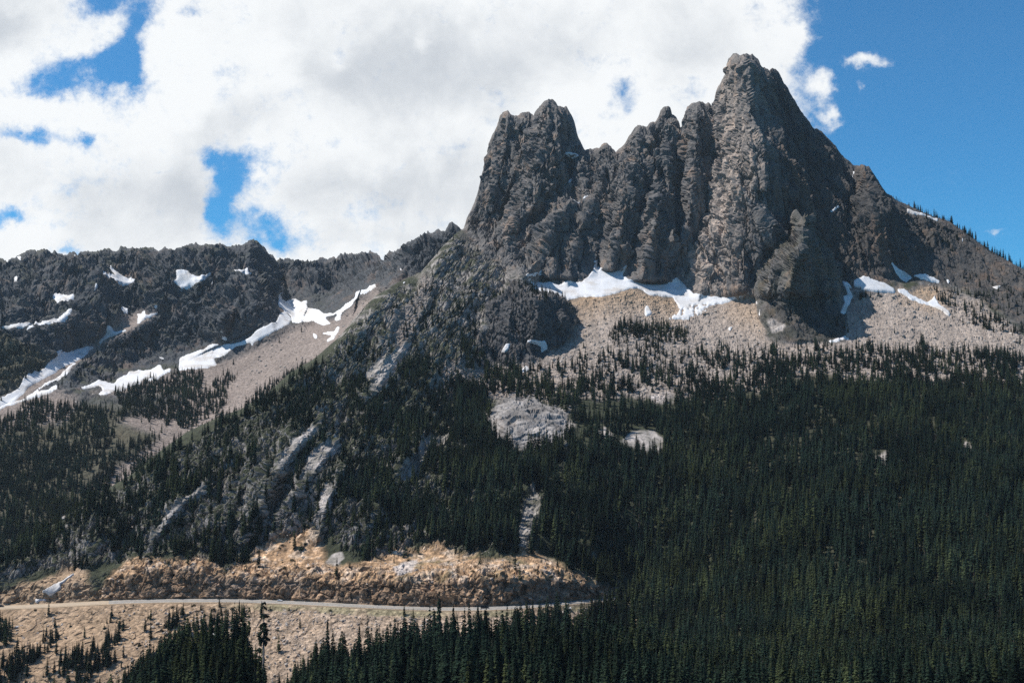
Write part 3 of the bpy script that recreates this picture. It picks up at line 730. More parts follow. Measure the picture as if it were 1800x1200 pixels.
    o += R([(1412,420,.4),(1395,470,1),(1385,530,1),(1382,590,.3)], 16, 20, 26)+R([(1430,440,.4),(1450,500,1),(1455,560,.5)], 14, 22, 14)+R([(1370,450,.4),(1352,500,1),(1350,560,.5)], 12, 12, 14)
    # dark bluff
    o += T([(498,890,945,.5,.55),(530,862,1004,.55,.8),(565,848,1016,.6,.52),(600,836,996,.6,.26),(636,832,940,.5,.02)], 150, 4, 0.7, 0.6)
    o += R([(905,510,.5),(895,560,1),(890,610,.3)], 14, 16, 10)+R([(950,515,.5),(945,560,1),(940,600,.3)], 12, 16, 10)+R([(985,535,.5),(985,570,1),(975,595,.3)], 10, 12, 8)
    # glaciated dome among the trees
    o += T([(696,888,936,.40,.4),(712,868,965,.38,.8),(735,852,1008,.36,1),(762,856,1004,.36,.7),(790,880,985,.36,.1)], 44, 8, 0.6, 0.8)
    o += R([(905,705,.4),(935,730,1),(960,775,.6)], 10, 30, 8)+R([(870,735,.4),(895,755,1),(905,785,.6)], 8, 20, 8)
    # bench crest above the forest at right, moraine under the snowfield
    o += R([(1000,528,.5),(1060,524,1),(1110,512,1),(1160,530,.6)], 16, 30, 30)
    D = D-o
    # ------------ the road bench and its cut bank
    yr = smooth_lut(ROADY, px)[None]; dr = smooth_lut(ROADD, px)[None]
    dy = yr-py                                            # >0 above the road
    hc = np.interp(px, [-300,0,150,200,240,300,350,390,440,520,600,700,780,860,950,1000,1060,1100], [4,4,6,14,34,44,40,30,26,28,30,34,36,40,34,28,14,4])[None]
    hc = hc*(1+0.22*fbm(np.stack([px, px*0, px*0], -1), 40, 4, 0.6, 88))[None]
    onroad = (1-sstep(px, 1085, 1125))[None]
    prof = np.where(dy > 3.7, dr+8.5+np.clip((dy-3.7)/hc, 0, 1)*5.0, dr+dy*2.25)
    lowp = dr-8.2-(-3.6-dy)*0.62
    prof = np.where(dy < -3.6, lowp, prof)
    wt = np.where(dy > 0, 1-sstep(dy, 3.7+hc, 3.7+hc+55), 1-sstep(-dy, 20, 90))*onroad
    D = D*(1-wt)+prof*wt
    h = py-top[None]
    D = D+14*(1-np.sqrt(np.clip(1-(1-np.clip(h/10, 0, 1))**2, 0, 1)))
    D = np.maximum(D, 300)
    V = P(pX, py, D)
    # ------------ masks
    wx = pX+perlin(pX/9, py/9, 0*py, 15)*1.8; wy = py+perlin(pX/9, py/9, 0*py+7, 16)*1.5
    owner = np.full(py.shape, -1); snow = np.zeros(py.shape, bool)
    speck = (fbm(np.stack([pX, py*1.6, 0*py], -1), 7, 3, 0.6, 61) > 0.16) & inpoly(pX, py, [(1150,540),(1250,535),(1250,570),(1150,572)])
    for i, (lb, pl) in enumerate(SN['M']):
        m = inpoly(wx, wy, pl)
        if i == 0: m &= ~speck
        owner[m] = i; snow |= m
    for pl in SN['MS']:
        m = inpoly(wx, wy, pl); owner[m] = 99; snow |= m
    sb = blur(snow.astype(F32), 3)
    nx = pX+perlin(pX/28, py/28, 0*py, 25)*16+perlin(pX/9, py/9, 0*py, 26)*6; ny = py+perlin(pX/28, py/28, 0*py+9, 27)*12+perlin(pX/9, py/9, 0*py+5, 28)*5
    IN = lambda pl, b=3: blur(inpoly(nx, ny, pl).astype(F32), b)
    scree = IN([(990,530),(1060,520),(1110,508),(1170,520),(1230,530),(1320,512),(1335,505),(1345,590),(1380,600),(1480,600),(1475,560),(1500,510),(1590,510),(1640,500),(1720,530),(1800,590),(1900,640),(1900,680),(1400,660),(1350,680),(1250,700),(1050,700),(880,700),(760,690),(770,640),(850,640),(930,640),(1000,600),(1015,570)])
    scree = np.maximum(scree, IN([(720,480),(770,500),(720,600),(700,620),(690,560),(740,500)])*0.6)
    towr = np.clip(1-sstep(py, np.interp(px, [800,900,1000,1100,1250,1330,1400,1500,1600,1700,1900], [400,470,498,500,525,508,600,500,486,500,640])[None]+0, np.interp(px, [800,900,1000,1100,1250,1330,1400,1500,1600,1700,1900], [430,500,508,508,532,514,606,515,500,520,660])[None]), 0, 1)*sstep(pX, 800, 830)
    bluff = IN([(860,540),(900,498),(960,508),(1004,528),(1016,570),(995,602),(930,640),(880,642),(832,632),(850,570)], 2)
    dome = IN([(850,745),(880,705),(925,698),(1000,720),(1010,745),(980,770),(950,790),(910,785),(870,765)], 2)
    cut = np.clip(np.where(dy > 3.7, 1-sstep(dy, hc+6, hc+16), 0), 0, 1)*onroad*sstep(pX, 150, 230)*(1-sstep(pX, 1060, 1090))
    orange = IN([(150,1075),(215,985),(360,985),(400,1010),(480,950),(520,930),(560,930),(580,990),(640,985),(760,960),(860,985),(940,970),(1010,1010),(1085,1045),(1085,1075)], 4)
    tan = np.clip(sstep(-dy, -2, 4)*(1-sstep(pX, 1000, 1200)), 0, 1)
    tan = np.maximum(tan, IN([(-460,1080),(0,1040),(60,1020),(150,985),(160,1060),(0,1070),(-460,1100)], 4))
    slab = np.zeros(py.shape, F32)
    for pl in [[(485,828),(500,795),(546,752),(552,762),(525,800),(500,822)], [(533,836),(545,800),(580,780),(598,790),(570,815),(545,835)], [(318,885),(335,865),(356,855),(350,872),(300,920),(275,945),(280,925)],
               [(650,690),(665,650),(700,612),(725,598),(715,625),(690,655),(668,690)], [(700,840),(715,810),(745,785),(750,800),(730,830),(712,850)], [(1088,775),(1110,760),(1150,758),(1168,775),(1160,795),(1120,790)],
               [(1048,760),(1062,748),(1078,765),(1065,778)], [(905,960),(915,920),(925,880),(945,860),(950,890),(935,930),(925,965)], [(570,990),(585,972),(600,968),(605,980),(590,992)], [(560,880),(575,850),(590,860),(580,900),(565,905)],
               [(1348,562),(1360,560),(1382,572),(1374,584),(1357,584)], [(690,1000),(712,985),(735,980),(725,1005),(700,1015)], [(740,775),(765,768),(790,770),(780,785),(750,788)], [(640,660),(660,640),(680,620),(670,650),(650,670)], [(1140,695),(1180,690),(1190,705),(1150,712)],
               [(1690,780),(1700,775),(1712,790),(1700,800)],[(1540,800),(1560,792),(1562,815),(1545,820)],[(1590,835),(1600,832),(1598,845)]]:
        slab = np.maximum(slab, blur(inpoly(wx, wy, pl).astype(F32), 1))
    dark_right = sstep(py, 600, 640)*sstep(pX, 1180, 1300)
    # general rockiness of the forested slope
    Z = np.stack([pX, py, 0*py], -1)
    diag = np.stack([(pX*0.72+py*0.70)/1.0, (-pX*0.70+py*0.72)*0.22, 0*py], -1)
    rk = fbm(diag, 26, 5, 0.6, 71, True)
    rockyzone = blur(inpoly(pX, py, [(0,960),(240,835),(430,725),(560,640),(640,540),(720,490),(800,410),(900,430),(930,500),(860,560),(840,630),(900,660),(1000,700),(1010,790),(940,960),(860,980),(760,960),(640,985),(560,935),(480,950),(400,1010),(350,985),(220,985),(150,1000),(0,1020)]).astype(F32), 8)
    # ------------ displacement
    n = grid_normals(blur(V, 3))
    vert = np.stack([V[..., 0]+V[..., 2]*0.15, V[..., 1], V[..., 2]*0.38], -1)
    vs = np.stack([V[..., 0]+V[..., 2]*0.12, V[..., 1]*0.6, V[..., 2]*0.13], -1)
    dt = fbm(vs, 42, 5, 0.55, 103, True)*8+facets(vert, 70, 104)*6.0+crag(vs, 27, 105)*24+crag(vs, 10, 106)*7+facets(vs, 15, 109)*4.5+crag(vs, 5.5, 112)*2.6+crag(vert, 14, 117)*1.8+facets(vert, 6, 114)*1.3+crag(V, 3.6, 113)*1.6+(lambda t: (t-np.floor(t))*0.8)((V[..., 0]*0.5+V[..., 2]*0.8)/12.0+1.5*fbm(V, 60, 4, 0.55, 118))*np.clip(0.4+fbm(V, 90, 3, 0.5, 119)*3, 0, 1)+cracks(vs, 16, 150, .10)*6+cracks(vs, 7, 152, .12)*2.6+cracks(np.stack([V[..., 0]+V[..., 2]*0.8, V[..., 1], V[..., 2]*0.9-V[..., 0]*.5], -1), 40, 154, .035)*5
    lit = fbm(vert, 70, 4, 0.5, 120)*3
    ds = fbm(V, 30, 5, 0.6, 108)*3.0+facets(V, 7, 115)*1.6+facets(V, 3.5, 116)*0.8
    a1 = crag(np.stack([diag[..., 0], diag[..., 1]*2.6, D/2.5], -1), 30, 118)*15+crag(np.stack([diag[..., 0], diag[..., 1]*3.4, D/2], -1), 12, 119)*7+crag(V, 7, 121)*3.5+crag(V, 3, 122)*1.2+rk*3+cracks(np.stack([diag[..., 0], diag[..., 1]*2, 0*py], -1), 7, 160, .16)*3
    lay = (py*0.85-pX*0.18+0.0030*(pX-915)**2)/10.5+2.6*fbm(np.stack([pX, py, 0*py], -1), 45, 4, 0.6, 170); saw = lay-np.floor(lay)
    lay2 = (diag[..., 0]*0.5+diag[..., 1]*1.2)/5.0+1.2*fbm(np.stack([pX, py, 0*py], -1), 30, 4, 0.6, 171); saw2 = lay2-np.floor(lay2)
    a1 = a1*(1-0.65*np.clip(slab+dome, 0, 1))+slab*(1-dome)*(saw2*0.5+facets(V, 9, 190)*1.6)
    fl = fbm(V, 60, 5, 0.55, 128)*5
    dcut = crag(np.stack([V[..., 0], V[..., 1], V[..., 2]*0.5], -1), 15, 131)*6.5+crag(V, 6, 132)*2.4+facets(V, 7, 135)*1.8+cracks(V, 10, 136, .12)*1.5+crag(V, 2.6, 133)*1.0+fbm(V, 22, 4, 0.6, 134, True)*2.0
    kn = tower(pX, py, [(412,1400,1424,.5,1),(425,1384,1436,.5,1),(445,1362,1456,.5,1),(470,1342,1470,.5,1),(505,1326,1482,.5,1),(560,1332,1490,.5,1),(600,1360,1486,.5,1)], 1.0, 4, 0.2, 0.2)
    towr = np.maximum(towr, np.clip(kn*1.3, 0, 1)); scree = scree*(1-np.clip(kn*1.3, 0, 1))
    rest = np.clip(1-towr-scree-bluff-dome, 0, 1)
    foot = np.interp(pX, [800,900,930,1000,1050,1100,1150,1200,1250,1330,1400,1500,1600,1700,1900], [400,470,495,503,470,475,500,492,524,508,600,500,480,430,600])-py
    disp = towr*(dt+lit)*(0.3+0.7*sstep(foot, 0, 40))+scree*(1-towr)*ds+bluff*(1-towr)*(dt*0.7)
    disp = disp+rest*(rockyzone*a1*(1-dark_right)+(1-rockyzone)*fl)+dome*(1-towr)*(a1*0.35+saw*1.1+facets(V, 16, 191)*3+fbm(V, 40, 4, 0.55, 173)*7)
    disp = disp+kn*(crag(V, 11, 140)*5)
    bank = np.clip(sstep(dy, -20, -30)+0*dy, 0, 1)
    above = sstep(dy, 3.9, 7.0); below = sstep(-dy, 4.5, 12)
    near = (1-sstep(dy, hc+20, hc+60))*(dy > 0)*onroad
    disp = np.where(onroad > 0.01, np.where(dy > 0, disp*above*(1-near)+near*above*dcut, below*ds*0.45), disp)
    disp = disp*(1-sb)+blur(disp, 9)*sb
    disp = disp*np.clip(h/26, 0.08, 1)
    V2 = V+n*disp[..., None]
    n2 = grid_normals(V2)
    # ------------ colour
    k1 = fbm(V, 80, 5, 0.6, 221); k2 = fbm(vert, 20, 5, 0.65, 222, sc=(1, 1, .3)); k3 = fbm(V, 7, 4, 0.6, 227); k4 = fbm(V, 26, 4, 0.6, 229)
    E = lambda a: a[..., None]
    rock = np.array([0.122, 0.116, 0.114])*(1+0.45*E(k3)+0.45*E(k1)+0.4*E(k2))
    f = E(np.clip((k2*1.2+k4*0.7)*1.9-0.18, 0, 0.7))
    col = rock*(1-f)+np.array([0.255, 0.175, 0.128])*f
    f = E(np.clip((k1*0.8-k2*1.2)*1.8-0.10, 0, 0.75))
    col = col*(1-f)+np.array([0.058, 0.062, 0.070])*f
    # main tower: sunlit left flank and shaded right wall painted into the albedo
    sun_flank = rib(pX, py, [(1285,150,.5),(1290,260,.8),(1262,380,1),(1240,470,.9),(1225,510,.5)], 1.0, 50, 70)*np.clip(0.7+k2*1.5, 0, 1)
    col = col*(1-E(sun_flank)*0.75)+np.array([0.52, 0.425, 0.36])*(1+0.3*E(k3))*E(sun_flank)*0.75
    wall = sstep(pX-np.interp(py, [90,300,500], [1310,1335,1340]), 0, 60)*towr  # shade of the right wall, put into the colour
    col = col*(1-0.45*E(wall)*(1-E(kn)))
    kg = E(np.clip(kn*1.5, 0, 1)*np.clip(0.45+k4*1.8, 0, 0.9)); col = col*(1-kg*0.7)+np.array([0.045, 0.050, 0.032])*kg*0.7
    col = col*(1-0.45*E(kn*sstep(py, 520, 560)))
    # lower slopes: pale fractured gneiss with soil and low green
    low_r = np.array([0.285, 0.262, 0.248])*(1+0.4*E(k3)+0.35*E(k4))
    green = np.array([0.037, 0.043, 0.025])*(1+0.4*E(k3))
    g = E(sstep(0.66+0.16*sstep(py, 600, 700)-0.62*(1-sstep(py, 560, 680))-0.16*rockyzone*sstep(py, 690, 800)*(pX < 760)-0.24*rib(pX, py, [(590,760),(540,850),(500,930)], 1.0, 90, 70)+(n2[..., 2]-0.40)*1.6+k4*1.7, 0.2, 0.8))
    slope = low_r*(1-g)+green*g
    mid = E(np.clip(rest*(1-scree), 0, 1))
    col = col*(1-mid)+slope*mid
    fr = E(dark_right*(1-slab))
    col = col*(1-fr)+np.array([0.05, 0.052, 0.032])*fr
    rz = E((1-rockyzone)*rest*(1-dark_right)*sstep(py, 620, 700))*0.6
    col = col*(1-rz)+green*rz
    scc = np.array([0.27, 0.232, 0.207])*(1+0.3*E(k3)+0.25*E(k4)); scc2 = np.array([0.33, 0.24, 0.165])*(1+0.3*E(k3))
    to = E(np.clip(rib(pX, py, [(1000,530),(1060,520),(1120,515),(1180,530)], 1, 50, 50)+rib(pX, py, [(1300,540),(1340,560)], .6, 50, 50)+rib(pX, py, [(1600,505),(1640,520)], .9, 40, 40)+0.15*k4, 0, 1))
    scc = scc*(1-to)+scc2*to
    st = fbm(np.stack([(pX*0.9-py*0.25)/1.0, (pX*.25+py*.9)*0.12, 0*py], -1), 11, 4, 0.6, 260); st2 = fbm(np.stack([(pX*0.75+py*0.65), (-pX*0.65+py*.75)*0.10, 0*py], -1), 9, 4, 0.6, 261)
    scc = scc*(1+0.5*E(st))
    se = E(scree*(1-towr)); col = col*(1-se)+scc*se
    bl = E(bluff); col = col*(1-bl*0.8)+np.array([0.068, 0.068, 0.072])*(1+0.6*E(k2))*bl*0.8
    dm = E(dome*np.clip(0.75+k4*2.2+0.5*k3, 0.1, 1)); col = col*(1-dm*0.85)+np.array([0.27, 0.255, 0.248])*(1+0.3*E(k3)+0.8*E(k4)-0.45*E(np.clip(1-saw/0.2, 0, 1)*np.clip(0.5+k1*2, 0, 1)))*dm*0.85
    ok = E(np.clip(orange*above, 0, 1)); k5 = fbm(V, 14, 4, 0.6, 240)
    oc = np.array([0.42, 0.275, 0.165])*(1+0.35*E(k3)+0.35*E(k5)); oc2 = np.array([0.55, 0.46, 0.38])
    ff = E(np.clip(k5*2.4+0.1, 0, 0.8)); oc = (oc*(1-ff)+oc2*ff)*(1+0.6*E(facets(V, 6, 184)))*(1+0.5*E(cracks(V, 12, 186, .12)))
    gg = E(np.clip((k4+0.3*k3)*2.6-0.15, 0, 0.75)*sstep(pX, 600, 800)*sstep(dy, hc+2, hc+12)); oc = oc*(1-gg)+np.array([0.13, 0.12, 0.06])*gg
    col = col*(1-ok)+oc*ok
    ck = E(cut*0.9); fb = E(facets(np.stack([V[..., 0], V[..., 1], V[..., 2]*.6], -1), 5.5, 180)); cc = np.array([0.27, 0.180, 0.118])*(1+0.3*E(k3)+0.3*E(k5)+0.9*fb)*(1+0.6*E(cracks(V, 9, 182, .14))); cg = E(np.clip(fbm(V, 30, 3, 0.6, 250)*2.5, 0, 0.8)); cc = cc*(1-cg)+np.array([0.20, 0.165, 0.14])*cg
    col = col*(1-ck)+cc*ck
    tk = E(tan); tcx = np.array([0.315, 0.225, 0.150])*(1+0.3*E(k3)+0.2*E(k5)); gr = E(np.clip(sstep(pX, 250, 600)*0.7+k4*0.8, 0, 1)); tcx = tcx*(1-gr)+np.array([0.33, 0.26, 0.205])*(1+0.35*E(k3))*gr
    tcx = tcx*(1+0.6*E(st2))
    verge = E(np.clip((1-sstep(np.abs(-dy-9), 3, 8))*sstep(pX, 330, 500)*(0.5+2*k4), 0, 0.6)); tcx = tcx*(1-verge)+np.array([0.15, 0.15, 0.075])*verge
    col = col*(1-tk)+tcx*tk
    jn = E(cracks(np.stack([diag[..., 0], diag[..., 1]*2, 0*py], -1), 7, 160, .16)+0.7*cracks(V, 10, 162, .12)); sk = E(slab*np.clip(0.75+k4*1.5+0.3*k3, 0.1, 1)); col = col*(1+0.3*jn*(1-E(np.clip(towr+slab+dome, 0, 1)))*(1-E(np.clip(tan+scree, 0, 1)))); col = col*(1-sk*0.8)+np.array([0.42, 0.385, 0.37])*(1+0.3*E(k3)+0.5*E(k4)-0.15*E(np.clip(1-saw2/0.25, 0, 1)))*sk*0.8
    tal = np.clip(scree*(1-towr)*(0.15+0.75*sstep(py, 570, 640))+tan*np.clip(0.35+sstep(pX, 150, 450), 0, 1)+orange*0.5+0.2*rest, 0, 1)*(np.abs(dy) > 4)
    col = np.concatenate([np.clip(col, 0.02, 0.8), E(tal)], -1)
    info = dict(px=pX, py=py, V=V2, n=n2, scree=scree, snow=sb, slab=slab, dome=dome, bluff=bluff, towr=towr, cut=cut, orange=orange, tan=tan, dy=np.broadcast_to(dy, py.shape), rz=rockyzone, kn=kn, k4=k4, rk=rk)
    return px, py, pX, V2, n2, col, owner, top, info

px, py, pX, V, n, col, owner, top, densM = build_M()
back = [(10, 5), (30, 30), (80, 100), (180, 230), (380, 420), (700, 650)]
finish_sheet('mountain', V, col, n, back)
topM = V[0].copy()
snow_objects(V, n, owner, SN['M'], 'snow patches on the main massif')
print('M done')

# ---- foreground slope (the near side of the valley, below the overlook)
YF = lut([(-2000,1330),(100,1300),(190,1270),(240,1228),(300,1192),(360,1160),(420,1152),(455,1170),(490,1235),(515,1215),(560,1185),(640,1178),(760,1160),(900,1152),(1050,1150),(1150,1190),(1250,1215),(3000,1225)])
def zF(x, y):
    yc = np.maximum(y, 300.0)
    pxe = 900+FPX*x/yc
    r = YF(pxe)
    zr = (HOR-r)/FPX*540.0
    z0 = np.interp(y, [-400,-60,0,6,14,60,150,300,400], [10,2,-2,-3,-10,-26,-52,-86,-104])
    t = sstep(y, 380, 540)
    z = z0*(1-t)+zr*t
    z = z-np.clip(y-555, 0, 1e9)*0.5*np.where(pxe < 1120, 1.0, 0.22)
    return z+fbm(np.stack([x, y, 0*x], -1), 60, 4, 0.5, 301)*np.clip((y-20)/200, 0, 1)*3
xs = np.arange(-900, 901, 5.0); ys = np.arange(-300, 801, 5.0)
GX, GY = np.meshgrid(xs, ys)
FV = np.stack([GX, GY, zF(GX, GY)], -1)
fc = np.array([0.055, 0.050, 0.032])*(1+0.4*fbm(FV, 12, 4, 0.6, 302)[..., None])
o = mesh_np('hillside', FV, grid_faces(*GX.shape)[:, ::-1], M['ground'], fc); tag(o, kind='structure')
print('F done')

# ================================================================== ROAD
def road_pt(px_, dy_):
    yr = smooth_lut(ROADY, px_); dr = smooth_lut(ROADD, px_)
    return P(px_, yr-dy_, dr+dy_*2.25)
rx = np.arange(-460, 1150, 3.0)
def strip(name, d0, d1, lift, mat, x0=-460, x1=1112, parent=None, dash=None):
    q = rx[(rx >= x0) & (rx <= x1)]
    a = road_pt(q, d0); b = road_pt(q, d1); a[:, 2] += lift; b[:, 2] += lift
    nn = 5 if d1-d0 > 2 else 2
    V = np.stack([a+(b-a)*t for t in np.linspace(0, 1, nn)], 0)
    return mesh_np(name, V, grid_faces(nn, len(q)), mat, None, parent)
tag(strip('road_shoulder', -3.4, 3.6, 0.30, M['gravel']), kind='structure')
road = tag(strip('road', -2.35, 2.9, 0.42, M['asphalt'], 190), kind='structure')
tag(strip('dirt_road', -2.0, 2.4, 0.425, simple('dusty_asphalt', (0.36, 0.29, 0.22), (0.31, 0.26, 0.20), 0.2, 0.95), -460, 190), kind='structure')
tag(strip('centre_line', 0.20, 0.27, 0.46, M['yellow'], 190), kind='structure')
tag(strip('edge_line', -1.98, -1.92, 0.46, M['white'], 190), kind='structure')
tag(strip('edge_line', 2.40, 2.46, 0.46, M['white'], 190), kind='structure')

class MB:
    def __init__(s): s.v = []; s.f = []
    def add(s, v, f):
        b = len(s.v); s.v += [tuple(a) for a in v]; s.f += [tuple(b+i for i in q) for q in f]
    def box(s, x0, x1, y0, y1, z0, z1):
        s.add([(x0,y0,z0),(x1,y0,z0),(x1,y1,z0),(x0,y1,z0),(x0,y0,z1),(x1,y0,z1),(x1,y1,z1),(x0,y1,z1)],
              [(0,3,2,1),(4,5,6,7),(0,1,5,4),(1,2,6,5),(2,3,7,6),(3,0,4,7)])
    def tube(s, pts, rr, n=6):
        rings = []
        for i, (p, r) in enumerate(zip(pts, rr)):
            p = Vector(p); a = Vector(pts[max(0, i-1)]); b = Vector(pts[min(len(pts)-1, i+1)])
            t = (b-a).normalized(); u = t.cross(Vector((0.3, 1, 0.1))).normalized(); w_ = t.cross(u)
            rings.append([p+u*(r*math.cos(2*math.pi*k/n))+w_*(r*math.sin(2*math.pi*k/n)) for k in range(n)])
        v = [q for r in rings for q in r]
        f = [(i*n+k, i*n+(k+1) % n, (i+1)*n+(k+1) % n, (i+1)*n+k) for i in range(len(rings)-1) for k in range(n)]
        f.append(tuple(range(n))[::-1]); f.append(tuple((len(rings)-1)*n+k for k in range(n)))
        s.add(v, f)
    def mesh(s, name, mat, smooth=False):
        me = bpy.data.meshes.new(name); me.from_pydata(s.v, [], s.f); me.materials.append(mat)
        if smooth: me.polygons.foreach_set('use_smooth', [True]*len(me.polygons))
        me.update(); return me
    def build(s, name, mat, parent=None, smooth=False):
        o = bpy.data.objects.new(name, s.mesh(name, mat, smooth)); link(o)
        if parent: o.parent = parent
        return o
def empty(name, loc, rz=0):
    o = bpy.data.objects.new(name, None); link(o); o.location = loc; o.rotation_euler = (0, 0, rz); o.empty_display_size = 0.5
    return o

def guardrail(x0, x1, label):
    q = np.arange(x0, x1+0.1, 2.0)
    pts = road_pt(q, -3.0); pts[:, 2] += 0.35
    c = pts.mean(0)
    root = empty('guardrail', c); tag(root, label, 'guardrail', 'guardrails along the road edge')
    L = pts-c
    prof = [(0, .50), (-.08, .56), (0, .62), (0, .68), (-.08, .74), (0, .80), (.04, .80), (.04, .50)]
    v = []; nr = len(L)
    for p in L:
        for dy_, dz_ in prof: v.append((p[0], p[1]+dy_, p[2]+dz_))
    m = len(prof); f = [(i*m+k, i*m+(k+1) % m, (i+1)*m+(k+1) % m, (i+1)*m+k) for i in range(nr-1) for k in range(m)]
    mb = MB(); mb.add(v, f); mb.build('rail', M['steel'], root)
    d = np.concatenate([[0], np.cumsum(np.linalg.norm(np.diff(L, axis=0), axis=1))])
    pm = MB(); pm.box(-.10, .10, 0, .2, -.4, .86); me = pm.mesh('post', M['post'])
    for s_ in np.arange(0, d[-1], 3.8):
        p = [np.interp(s_, d, L[:, k]) for k in range(3)]
        po = bpy.data.objects.new('post', me); link(po); po.parent = root; po.location = (p[0], p[1]+0.05, p[2])
guardrail(383, 452, 'short guardrail at road edge left of the silver car')
guardrail(604, 752, 'long guardrail at road edge above the rubble, left of the dark van')
guardrail(985, 1060, 'guardrail where the road bends out of sight at right')

# ------------------------------------------------------------------ vehicles
def paint(name, c, rough=0.25, metal=0.3):
    m, n = mat_new(name); b = principled(n, (*c, 1), rough, None, 0.5); b.inputs['Metallic'].default_value = metal; return m
M['silver'] = paint('silver_paint', (0.72, 0.73, 0.74)); M['dark'] = paint('dark_paint', (0.018, 0.022, 0.024), 0.35, 0.1)
M['glass'] = paint('dark_glass', (0.015, 0.02, 0.025), 0.08, 0.0); M['tyre'] = paint('tyre_rubber', (0.02, 0.02, 0.02), 0.8, 0.0)
M['lamp'] = paint('lamp_lens', (0.7, 0.7, 0.65), 0.15, 0.0); M['tail'] = paint('tail_lens', (0.35, 0.02, 0.02), 0.2, 0.0); M['rim'] = paint('wheel_rim', (0.4, 0.4, 0.4), 0.3, 0.7)
def car(name, px_, dy_, label, cat, L, W, sil, roofs, wr, wheels, mat, group=None):
    """sil: closed side outline (x, z, half width); roofs: glass outlines (x, z)"""
    p = road_pt(px_, dy_); a = road_pt(px_-6, dy_); b = road_pt(px_+6, dy_)
    t = b-a; rz = math.atan2(t[1], t[0])
    root = empty(name, (p[0], p[1], p[2]+0.43), rz); root.rotation_euler[1] = -math.asin(t[2]/np.linalg.norm(t)); tag(root, label, cat, group)
    n = len(sil)
    v = [(x, -h_*W, z) for x, z, h_ in sil]+[(x, h_*W, z) for x, z, h_ in sil]
    f = [tuple(range(n)), tuple(range(2*n-1, n-1, -1))]+[(i, i+n, (i+1) % n+n, (i+1) % n) for i in range(n)]
    mb = MB(); mb.add(v, f); body = mb.build('body', mat, root)
    bv = body.modifiers.new('b', 'BEVEL'); bv.width = 0.06; bv.segments = 2; bv.limit_method = 'ANGLE'; bv.angle_limit = 0.5
    for s_ in (-1, 1):
        for poly, hw in roofs:
            g = MB(); k = len(poly)
            g.add([(x, s_*(hw[i]*W+0.015), z) for i, (x, z) in enumerate(poly)]+[(x, s_*(hw[i]*W-0.04), z) for i, (x, z) in enumerate(poly)],
                  [tuple(range(k)), tuple(range(2*k-1, k-1, -1))]+[(i, i+k, (i+1) % k+k, (i+1) % k) for i in range(k)])
            g.build('side_window', M['glass'], root)
        for wx_ in wheels:
            c = MB(); ring = [(wx_+wr*math.cos(a_), wr+wr*math.sin(a_)) for a_ in np.linspace(0, 2*math.pi, 19)[:-1]]
            for y0, y1, sc_, nm in ((.5*W-.22, .5*W+.012, 1.0, 'tyre'), (.5*W, .5*W+.03, .62, 'rim')):
                mm = MB(); q = [(wx_+(x-wx_)*sc_, wr+(z-wr)*sc_) for x, z in ring]
                mm.add([(x, s_*y0, z) for x, z in q]+[(x, s_*y1, z) for x, z in q], [tuple(range(18)), tuple(range(35, 17, -1))]+[(i, (i+1) % 18, (i+1) % 18+18, i+18) for i in range(18)])
                if nm == 'tyre': wo = mm.build('wheel', M['tyre'], root)
                else: mm.build('rim', M['rim'], wo)
        l_ = MB(); l_.box(L/2-.10, L/2+.02, s_*.42*W-.14, s_*.42*W+.14, .62, .78); l_.build('headlight', M['lamp'], root)
        l_ = MB(); l_.box(-L/2-.02, -L/2+.10, s_*.42*W-.12, s_*.42*W+.12, .72, .92); l_.build('taillight', M['tail'], root)
    return root
sed = [(-2.2,.28,.5),(2.2,.28,.5),(2.25,.6,.48),(2.1,.82,.47),(1.05,.98,.47),(.35,1.42,.38),(-.95,1.46,.38),(-1.7,1.08,.45),(-2.2,1.02,.47),(-2.25,.6,.48)]
car('parked_car', 492, 1.6, 'silver sedan driving below the dark road cut', 'car', 4.5, 1.8, sed, [([(.95,1.0),(.32,1.37),(-.9,1.41),(-1.55,1.08)], [.475,.385,.385,.455])], .33, (-1.35, 1.38), M['silver']).name = 'sedan_car'
van = [(-3.2,.35,.5),(3.1,.35,.5),(3.3,.75,.48),(3.1,1.25,.48),(2.4,1.45,.48),(1.75,2.35,.42),(1.2,2.62,.42),(-3.1,2.62,.43),(-3.25,2.3,.47),(-3.28,.8,.5)]
car('camper_van', 852, 0.6, 'dark high roofed van on the road behind the treetops', 'van', 6.5, 2.05, van, [([(2.2,1.5),(1.68,2.25),(.7,2.25),(.7,1.5)], [.49,.44,.44,.49]), ([(.4,1.55),(.4,2.2),(-2.7,2.2),(-2.7,1.55)], [.50,.45,.455,.50])], .40, (-2.0, 2.05), M['dark'])
suv = [(-2.3,.35,.5),(2.3,.35,.5),(2.35,.75,.48),(2.2,1.05,.48),(1.1,1.15,.48),(.5,1.75,.41),(-2.0,1.78,.41),(-2.3,1.2,.48),(-2.35,.7,.5)]
car('parked_car', 2, 1.2, 'dark car on the dirt road at the left picture edge', 'car', 4.7, 1.9, suv, [([(1.0,1.18),(.45,1.68),(-1.9,1.7),(-2.15,1.2)], [.485,.42,.42,.485])], .36, (-1.45, 1.45), M['dark'])

